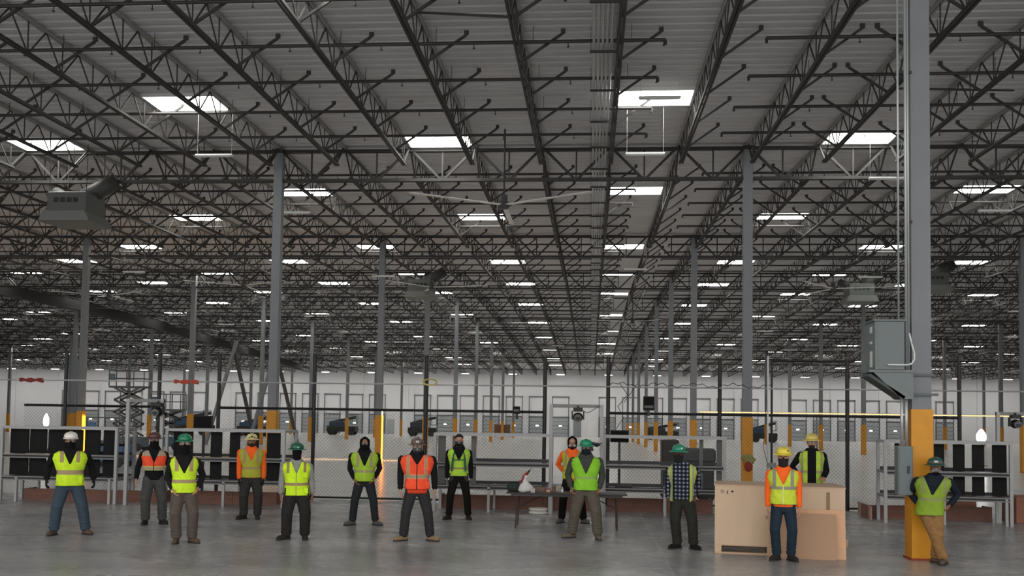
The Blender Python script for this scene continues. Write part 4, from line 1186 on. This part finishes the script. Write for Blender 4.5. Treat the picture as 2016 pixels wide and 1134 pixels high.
    if o.get('resp'):
        Rr = MB().blob((head_c.x, head_c.y - hd_ - .012, hz - .045), (.04, .035, .042), 12, 8); re_ = Rr.build('respirator', mat('resp_grey', '6c6a68', .5), t, smooth=True)
        for sx in (-1, 1):
            MB().bar((head_c.x + sx * .035, head_c.y - hd_ - .02, hz - .055), (head_c.x + sx * .062, head_c.y - hd_ - .045, hz - .065), .026, n=14).build('filter', mat('filter_' + o['resp'], o['resp'], .6), re_)
    if o.get('glasses'):
        MB().path([(head_c.x + hw_ * 1.02 * math.sin(a), head_c.y - hd_ * 1.05 * math.cos(a), hz + .008) for a in [-1.35 + .27 * i for i in range(11)]], .004, 6).build('glasses_frame', BLACK, t)
        g = MB()
        for sx in (-1, 1): g.bar((head_c.x + sx * .034, head_c.y - hd_ * 1.0 - .004, hz + .004), (head_c.x + sx * .034, head_c.y - hd_ * 1.0 - .009, hz + .004), .026, n=14)
        g.build('lens', mat('lens_' + o['glasses'], o['glasses'], .15), t)
    if o.get('hair'):
        hr = MB(); ring_loft(hr, [((head_c.x, head_c.y + .02, hz + hh * .3), hw_ + .007, hd_ * .98), ((head_c.x, head_c.y + .01, hz + hh * .6), hw_ + .006, hd_ * .95), ((head_c.x, head_c.y + .006, hz + hh * .9), hw_ * .75, hd_ * .75), ((head_c.x, head_c.y + .006, hz + hh * 1.08), hw_ * .3, hd_ * .3)], 20)
        hr.build(o.get('hairname', 'hair'), o['hair'], t, smooth=True)
    if o.get('beard'):
        MB().blob((head_c.x, head_c.y - hd_ * .62, hz - hh * .66), (.058, .055, .05), 12, 8).build('beard', mat('beard_dark', '241a15', .9), t, smooth=True)
    ht = o.get('hat')
    if ht:
        zb = hz + .048 * s; R_ = .119
        dome = [(R_ * 1.0, zb), (R_ * 1.0, zb + .02), (R_ * .97, zb + .048), (R_ * .86, zb + .076), (R_ * .64, zb + .097), (R_ * .36, zb + .108), (.008, zb + .112)]
        hm = MB().lathe(dome, (0, 0), 28, .98, 1.16).mesh('hard_hat', ht['m'], smooth=True)
        ho = link('hard_hat', hm, t); ho.location = (head_c.x, head_c.y + .005, 0)
        if ht.get('tilt'): ho.location.z = 0
        br = MB()
        if ht['brim'] == 'full':
            n = 32; k = 0
            for r_, z_ in ((.98, zb + .004), (1.2, zb - .004), (1.42, zb - .016), (1.42, zb - .022), (1.2, zb - .011), (.98, zb - .004)):
                br.v += [(R_ * r_ * .98 * math.cos(2 * PI * i / n), R_ * (r_ + .16) * math.sin(2 * PI * i / n), z_) for i in range(n)]
            for a in range(6):
                for i in range(n):
                    j = (i + 1) % n; c = (a + 1) % 6; br.f.append((a * n + i, a * n + j, c * n + j, c * n + i))
        else:
            n = 20
            for r_, z_ in ((1.0, zb + .006), (1.42, zb - .012), (1.42, zb - .018), (1.0, zb - .002)):
                for i in range(n + 1):
                    a = PI + PI * i / n; e = 1 + (r_ - 1) * max(0, -math.sin(a)) ** .7
                    br.v.append((R_ * min(e, 1.12) * math.cos(a) * .98, R_ * 1.16 * e * math.sin(a), z_))
            for a in range(4):
                for i in range(n): c = (a + 1) % 4; br.f.append((a * (n + 1) + i, a * (n + 1) + i + 1, c * (n + 1) + i + 1, c * (n + 1) + i))
        br.build('hat_brim', ht.get('bm', ht['m']), ho, smooth=True)
        rd = MB()
        for xx_ in (-.022, 0, .022):
            pts = [(xx_, 1.16 * r_ * math.cos(a_) if False else y_, z_) for y_, z_ in [(-R_ * 1.12 * math.cos(q), zb + .04 + .078 * math.sin(q)) for q in [.45 + .225 * i for i in range(11)]]]
            rd.path(pts, .0065, 6)
        rd.build('hat_ridge', ht['m'], ho, smooth=True)
        for (sx_, sz_, w_, c_) in ht.get('marks', ()):
            q = math.asin(max(-1, min(1, sx_ / R_))); yy = -R_ * 1.16 * math.cos(q) * (1 - .5 * (sz_ / .13) ** 2)
            MB().box(sx_ - w_ / 2, sx_ + w_ / 2, yy - .008, yy + .02, zb + sz_ - w_ * .35, zb + sz_ + w_ * .35).build('sticker', mat('stk_' + c_, c_, .4), ho, bevel=.003)
        if ht.get('lamp'): MB().box(-.03, .03, -R_ * 1.16 - .035, -R_ * 1.1, zb + .025, zb + .06).build('head_lamp', mat('headlamp', 'bfc2c4', .3), ho, bevel=.006)
        if ht.get('band'):
            bd = MB().lathe([(R_ * 1.02, zb + .008), (R_ * 1.04, zb + .014), (R_ * 1.02, zb + .04), (R_ * 1.0, zb + .045)], (0, 0), 28, .98, 1.16); bd.build('hat_strap', ht['band'], ho, smooth=True)
    if o.get('harness'):
        hn = MB(); c = mx
        for sx in (-1, 1):
            pts = [(c + sx * .10, -.165 * bulk - .012, zsh + .0), (c + sx * .125, -.185 * bulk, zsh - .12), (c + sx * .14, -.19 * bulk, zsh - .28), (c + sx * .15, -.185 * bulk, zsh - .42)]
            for i in range(3): hn.bar(pts[i], pts[i + 1], .045, .012)
        hn.bar((c - .125, -.195 * bulk, zsh - .17), (c + .125, -.195 * bulk, zsh - .17), .04, .014)
        hn.build('harness', mat('harness_green', '1d4a45', .7), t)
    return t

HV = dict(c='d6fb34', strip='a8946e')
bk = cloth('black_hoodie', '17171a'); GREENH = mat('green_hat', '1f7a56', .35); YELH = mat('yellow_hat', 'e6d24a', .35)
jean = cloth('blue_grey_jeans', '3d4a56'); grayp = cloth('grey_trousers', '4c4c4a'); brg = cloth('brown_grey_trousers', '5b504a'); dkp = cloth('dark_trousers', '2f3030'); denim = cloth('dark_jeans', '22303c')
black_p = cloth('black_trousers', '17130f'); olive = cloth('olive_grey_trousers', '5c554b'); tan = cloth('tan_trousers', '8e6a44', .2)
bt_br = cloth('brown_boot', '5a4a3c'); bt_dk = cloth('dark_boot', '2e2a27'); bt_tan = cloth('tan_boot', '8a7356'); bt_gr = cloth('grey_boot', '5e5b58')
OR = cloth('orange_shirt', 'ff6a2a', .08); MK = cloth('black_gaiter', '0f0f11')
gl_dark = cloth('dark_glove', '1f1e1e'); gl_gr = cloth('grey_glove', '6a6866')

person('worker in white hard hat, black jacket and yellow vest standing far left', -9.28, 16.83, 1.80, ((-.25, .0, -.5), (.27, -.02, .5)),
       ((-.41, .02, .93, ''), (.39, .02, .93, '')), (-.37, .31, 1.49), 0, dict(top=bk, pants=jean, boots=bt_br, hood=1, bulk=1.16, legw=1.12, skin='b', mask=dict(m=MK), glasses='5d5046',
       hat=dict(m=mat('white_hat', 'e4e0d8', .35), brim='cap'), gloves=gl_dark, vest=dict(hem=.885, vz=1.24, band=(1.08, 1.16), vert=(.10, .165), vz0=1.30, **HV, pockets=((.12, .99, .13, .12), (-.13, .99, .13, .12)))))
person('worker in maroon hard hat and short orange vest, second from left', -8.65, 18.84, 1.79, ((-.15, -.06, -.25), (.16, .02, .5)),
       ((-.36, -.03, .84, ''), (.31, -.02, .85, '')), (-.31, .25, 1.46), 0, dict(top=bk, pants=grayp, boots=bt_dk, hood=1, skin='a', legw=1.1, bulk=1.02, mask=dict(m=MK, up=-.02), glasses='3a3030',
       hat=dict(m=mat('maroon_hat', '5c3a38', .4), brim='full'), vest=dict(c='ff5a3a', strip='a89a84', edge='c8c060', hem=1.075, vz=1.22, band=(1.085, 1.14), vert=(.06, .20), vz0=1.36, zip='2a1a16')))
person('worker in green hard hat with deep V yellow vest, hands in pockets, at left', -6.86, 16.10, 1.81, ((-.11, .0, -.15), (.14, .0, .6)),
       ((-.19, -.06, .86, ''), (.215, -.06, .88, '')), (-.30, .255, 1.455), 0, dict(top=cloth('black_sweater', '1c1b1d'), pants=brg, boots=bt_br, hood=1, bulk=1.0, legw=1.08, el=.7, skin='a', mask=dict(m=MK), glasses='7c7671',
       hat=dict(m=GREENH, brim='full', marks=((0, .075, .02, 'c9d2c8'),)), vest=dict(hem=.86, vz=1.17, vk=.5, band=(1.02, 1.08), vert=(.085, .15), vz0=1.22, **HV)))
person('worker in striped yellow black hard hat, orange shirt and yellow vest', -7.16, 20.24, 1.77, ((-.15, .0, -.8), (.13, .02, .1)),
       ((-.265, -.02, .79, ''), (.235, -.02, .79, '')), (-.33, .28, 1.49), 0, dict(top=OR, pants=cloth('charcoal_trousers', '363433'), boots=bt_dk, bulk=1.0, legw=1.1, skin='b', beard=1, gloves=gl_dark, cargo=1,
       hat=dict(m=mat('pale_yellow_hat', 'd9cf94', .4), brim='full', marks=((0, .045, .055, '1a1712'), (-.05, .03, .035, '1a1712'), (.05, .03, .035, '1a1712'))), vest=dict(c='b5b440', strip='a28f66', hem=.885, vz=1.22, band=(1.06, 1.11), vert=(.10, .165), vz0=1.2)))
person('short worker in green hard hat, black face cover and bright yellow vest', -5.17, 16.95, 1.675, ((-.17, .0, -.9), (.15, .02, .1)),
       ((-.28, -.02, .745, ''), (.27, -.02, .75, '')), (-.315, .275, 1.37), 0, dict(top=cloth('light_grey_shirt', '8d8b88'), pants=cloth('black_cargo_trousers', '2a2827'), boots=bt_dk, s=.95, bulk=1.05, legw=1.15, skin='b', mask=dict(m=MK, up=.03), cargo=1, belt=1,
       hat=dict(m=mat('deep_green_hat', '1d5c48', .35), brim='full', lamp=0, marks=((.02, .02, .03, '9fc7a8'),)), vest=dict(c='d4fb2c', strip='9c8560', hem=.79, vz=1.16, band=(.96, 1.01), vert=(.12, .17), vz0=1.18, zip='a8a060', pockets=((.12, 1.15, .10, .09), (.12, .87, .14, .1), (-.12, .87, .14, .1)))))
person('worker in black hood with green yellow vest, feet apart', -4.57, 19.58, 1.775, ((-.235, .0, -.9), (.23, .0, .7)),
       ((-.20, -.07, .88, ''), (.185, -.05, .9, '')), (-.345, .31, 1.48), 0, dict(top=bk, pants=cloth('dark_grey_jeans', '2b2d30'), boots=bt_gr, hood=1, bulk=1.02, el=.75, legw=.95, skin='b', hoodup=bk, mask=dict(m=MK, up=-.03), glasses='4c4440',
       vest=dict(c='a9d03a', strip='a39a6e', hem=.895, vz=1.18, band=(1.07, 1.12), vert=(.10, .165), vz0=1.18, zip='c8d070')))
person('worker in brown wide brim hard hat and bright orange vest, centre left', -3.06, 17.21, 1.79, ((-.235, .0, -.9), (.24, .0, .8)),
       ((-.305, -.02, .855, ''), (.31, -.02, .86, '')), (-.37, .335, 1.52), 0, dict(top=bk, pants=dkp, boots=bt_tan, hood=1, bulk=1.08, legw=1.02, skin='a', tail=(.85, .95, cloth('red_orange_shirt', 'd8482c', .1)), mask=dict(m=cloth('dark_pattern_mask', '26262a')), resp='4a4c52', glasses='6f6650',
       hat=dict(m=mat('brown_mottled_hat', '6e5a50', .45, noise=.5, scale=18), brim='full', lamp=1), vest=dict(c='ff5a38', strip='9a9478', edge='e08a5c', hem=.925, vz=1.34, vk=.62, band=(1.12, 1.17), vert=(.14, .175), vz0=1.17, zip='1d1512', pockets=((.13, 1.0, .15, .11), (-.13, 1.0, .15, .11), (.17, 1.27, .09, .04)))))
person('tall bare-headed worker in black with harness over green vest', -2.85, 21.16, 1.85, ((-.21, .0, -.6), (.21, .0, .3)),
       ((-.27, -.02, .835, ''), (.265, -.02, .835, '')), (-.31, .285, 1.535), 0, dict(top=cloth('black_jacket', '141416'), pants=black_p, boots=bt_dk, hood=1, bulk=1.0, legw=.95, skin='a', gloves=gl_gr, belt=1, mask=dict(m=MK, gaiter=False), resp='3a3c40', hair=mat('black_hair', '120e0c', .8), harness=1,
       vest=dict(c='b6e04a', strip='9c8a5c', hem=.955, vz=1.27, vk=.5, band=(1.10, 1.14))))
person('worker in black beanie and respirator with orange shirt, behind the table', -.38, 20.97, 1.84, ((-.22, .0, -.5), (.25, .0, .6)),
       ((-.13, .16, 1.0, 'back'), (.13, .16, .98, 'back')), (-.27, .25, 1.545), 0, dict(top=OR, pants=black_p, boots=bt_gr, bulk=1.0, legw=1.0, skin='a', mask=dict(m=cloth('dark_mask', '2a2c30'), gaiter=False), resp='c7a79c', hoodup=cloth('dark_beanie', '1e1a1b'),
       vest=dict(c='c3c93a', strip='a39663', hem=.95, vz=1.25, vk=.5, band=(1.10, 1.15), vert=(.10, .16), vz0=1.2)))
person('worker in green hard hat and plain green vest before the folding table', -.07, 18.15, 1.80, ((-.26, .1, -1.0), (.22, -.06, .2)),
       ((-.28, -.04, .885, 'hip'), (.235, -.04, .87, 'hip')), (-.335, .315, 1.51), 0, dict(top=cloth('grey_green_hoodie', '42463f'), pants=olive, boots=cloth('boot_olive', '6a6152'), hood=1, bulk=1.12, legw=1.18, el=.75, skin='b', mask=dict(m=cloth('dark_patterned_gaiter', '1e2126')), glasses='2a2a2c',
       hat=dict(m=mat('bright_green_hat', '1f8a66', .35), brim='full'), vest=dict(c='8fd038', strip='8fae60', hem=.905, vz=1.19, vk=.45, band=(1.11, 1.15))))
person('worker in plaid shirt with open vest and tilted green hard hat', 1.59, 17.03, 1.75, ((-.08, .0, -.8), (.19, -.05, .6)),
       ((-.245, -.02, .80, ''), (.22, -.05, .87, '')), (-.30, .285, 1.44), 0, dict(top=None, pants=cloth('dark_olive_cargo', '2b2c28'), boots=cloth('black_boot', '1d1b1b'), s=.975, hx=-.06, bulk=1.02, legw=1.05, el=.45, skin='c', cargo=1, mask=dict(m=cloth('grey_dark_gaiter', '242324')),
       hat=dict(m=mat('teal_hat', '2a8a6c', .35), brim='full', marks=((.05, .045, .03, 'e0e8e0'),)), vest=dict(c='b9c860', strip='9a9c84', hem=.82, vz=.8, open=.145, vx=-.02, band=(2, 2.1), vert=(.17, .20), vz0=.8)) | dict(top=cloth('plaid_cloth', '30343e')))
person('worker in yellow hard hat, orange shirt and jeans standing before the crate', 3.07, 15.86, 1.76, ((-.10, .0, -.5), (.115, .0, .5)),
       ((-.24, -.02, .79, ''), (.24, -.02, .79, '')), (-.29, .285, 1.445), 0, dict(top=OR, pants=denim, boots=bt_dk, s=.985, bulk=1.0, legw=.92, skin='a', belt=0, mask=dict(m=cloth('dark_gaiter', '2b2524')),
       hat=dict(m=YELH, brim='full', marks=((.07, .05, .035, '3a3a30'),)), vest=dict(c='cfe044', strip='96917a', hem=.90, vz=1.19, vk=.45, band=(1.13, 1.18), vert=(.11, .165), vz0=1.18, zip='d8d890')))
person('worker in pale yellow hard hat with open vest behind the crate', 4.02, 18.15, 1.83, ((-.12, .05, -.3), (.14, .05, .3)),
       ((-.2, .12, .98, 'back'), (.2, -.26, 1.035, 'rest')), (-.27, .27, 1.545), 0, dict(z0=.14, top=cloth('black_fleece', '131316'), pants=black_p, boots=bt_dk, bulk=1.02, skin='a', beard=1, glasses='6c625c',
       hat=dict(m=mat('cream_yellow_hat', 'd8c26a', .4), brim='full'), vest=dict(c='b9d84c', strip='9d9672', hem=.94, vz=.9, open=.075, band=(1.16, 1.2), vert=(.15, .18), vz0=.8)))
tag(MB().box(3.5, 4.6, 17.9, 18.7, .11, .135).box(3.5, 4.6, 17.9, 18.0, 0, .11).box(3.5, 4.6, 18.6, 18.7, 0, .11).box(3.5, 4.6, 18.25, 18.35, 0, .11).build('pallet', mat('pallet_wood', 'c9ad8c', .8)), 'low pallet behind the crate that a worker stands on', 'pallet')
person('worker with dark teal hard hat leaning on the yellow column, legs crossed', 5.45, 16.06, 1.63, ((.13, -.16, -.2), (.03, .0, 1.0)),
       ((-.20, .05, .85, 'hip'), (.235, .02, .86, 'hip')), (-.31, .32, 1.36), 0, dict(top=cloth('navy_shirt', '1c222c'), pants=tan, boots=cloth('brown_grey_boot', '5c5046'), s=.94, hx=.03, pel=.86, px=-.05, sy=.03, bulk=1.04, legw=1.02, el=.8, skin='b', turn=.06,
       mask=dict(m=MK), resp='7c7876', hat=dict(m=mat('dark_teal_hat', '2c5a50', .35, noise=.3, scale=20), brim='full', lamp=1, band=mat('hat_band_grey', '5c584c', .7)),
       vest=dict(c='8aa636', strip='87905a', hem=.76, vz=1.06, vk=.5, band=(.98, 1.03), vert=(.13, .19), vz0=1.1), kn=((.3, -1, 0), (.2, -1, 0))))
# the plaid: woven squares in the shirt's own cloth
def plaid(m):
    nt = m.node_tree; b = nt.nodes['Principled BSDF']
    for l in list(b.inputs['Base Color'].links): nt.links.remove(l)
    tc = nt.nodes.new('ShaderNodeTexCoord'); sp = nt.nodes.new('ShaderNodeSeparateXYZ'); nt.links.new(tc.outputs['Object'], sp.inputs[0]); col = None
    def st(i, f, th):
        a = nt.nodes.new('ShaderNodeMath'); a.operation = 'MULTIPLY'; a.inputs[1].default_value = f; nt.links.new(sp.outputs[i], a.inputs[0])
        c = nt.nodes.new('ShaderNodeMath'); c.operation = 'SINE'; nt.links.new(a.outputs[0], c.inputs[0])
        d = nt.nodes.new('ShaderNodeMath'); d.operation = 'GREATER_THAN'; d.inputs[1].default_value = th; nt.links.new(c.outputs[0], d.inputs[0]); return d.outputs[0]
    a, c = st(0, 95, .2), st(2, 95, .2)
    ad = nt.nodes.new('ShaderNodeMath'); ad.operation = 'ADD'; nt.links.new(a, ad.inputs[0]); nt.links.new(c, ad.inputs[1])
    hf = nt.nodes.new('ShaderNodeMath'); hf.operation = 'MULTIPLY'; hf.inputs[1].default_value = .5; nt.links.new(ad.outputs[0], hf.inputs[0])
    r = nt.nodes.new('ShaderNodeValToRGB'); r.color_ramp.interpolation = 'CONSTANT'
    r.color_ramp.elements[0].color = (*lin('16171c'), 1); r.color_ramp.elements[1].position = .75; r.color_ramp.elements[1].color = (*lin('8a8f9c'), 1)
    e = r.color_ramp.elements.new(.4); e.color = (*lin('2d3342'), 1)
    nt.links.new(hf.outputs[0], r.inputs[0]); nt.links.new(r.outputs[0], b.inputs['Base Color'])
plaid(_M['plaid_cloth'])

# small black tool hooked on the walk-through frame
t = thing('impact_driver', 'black power tool hung beside the head of the centre green hat worker', 'tool', (.02, 22.7, 1.62))
MB().bar((-.05, 0, .13), (.03, 0, -.12), .07, .06).build('handle', BLACK, t)
MB().bar((-.06, 0, .05), (.16, 0, .02), .05, n=10).bar((.16, 0, .02), (.2, 0, .02), .025, n=8).build('body', BLACK, t)
MB().bar((.14, 0, .04), (.26, .25, .06), .012, n=6).build('hook', DGREY, t)
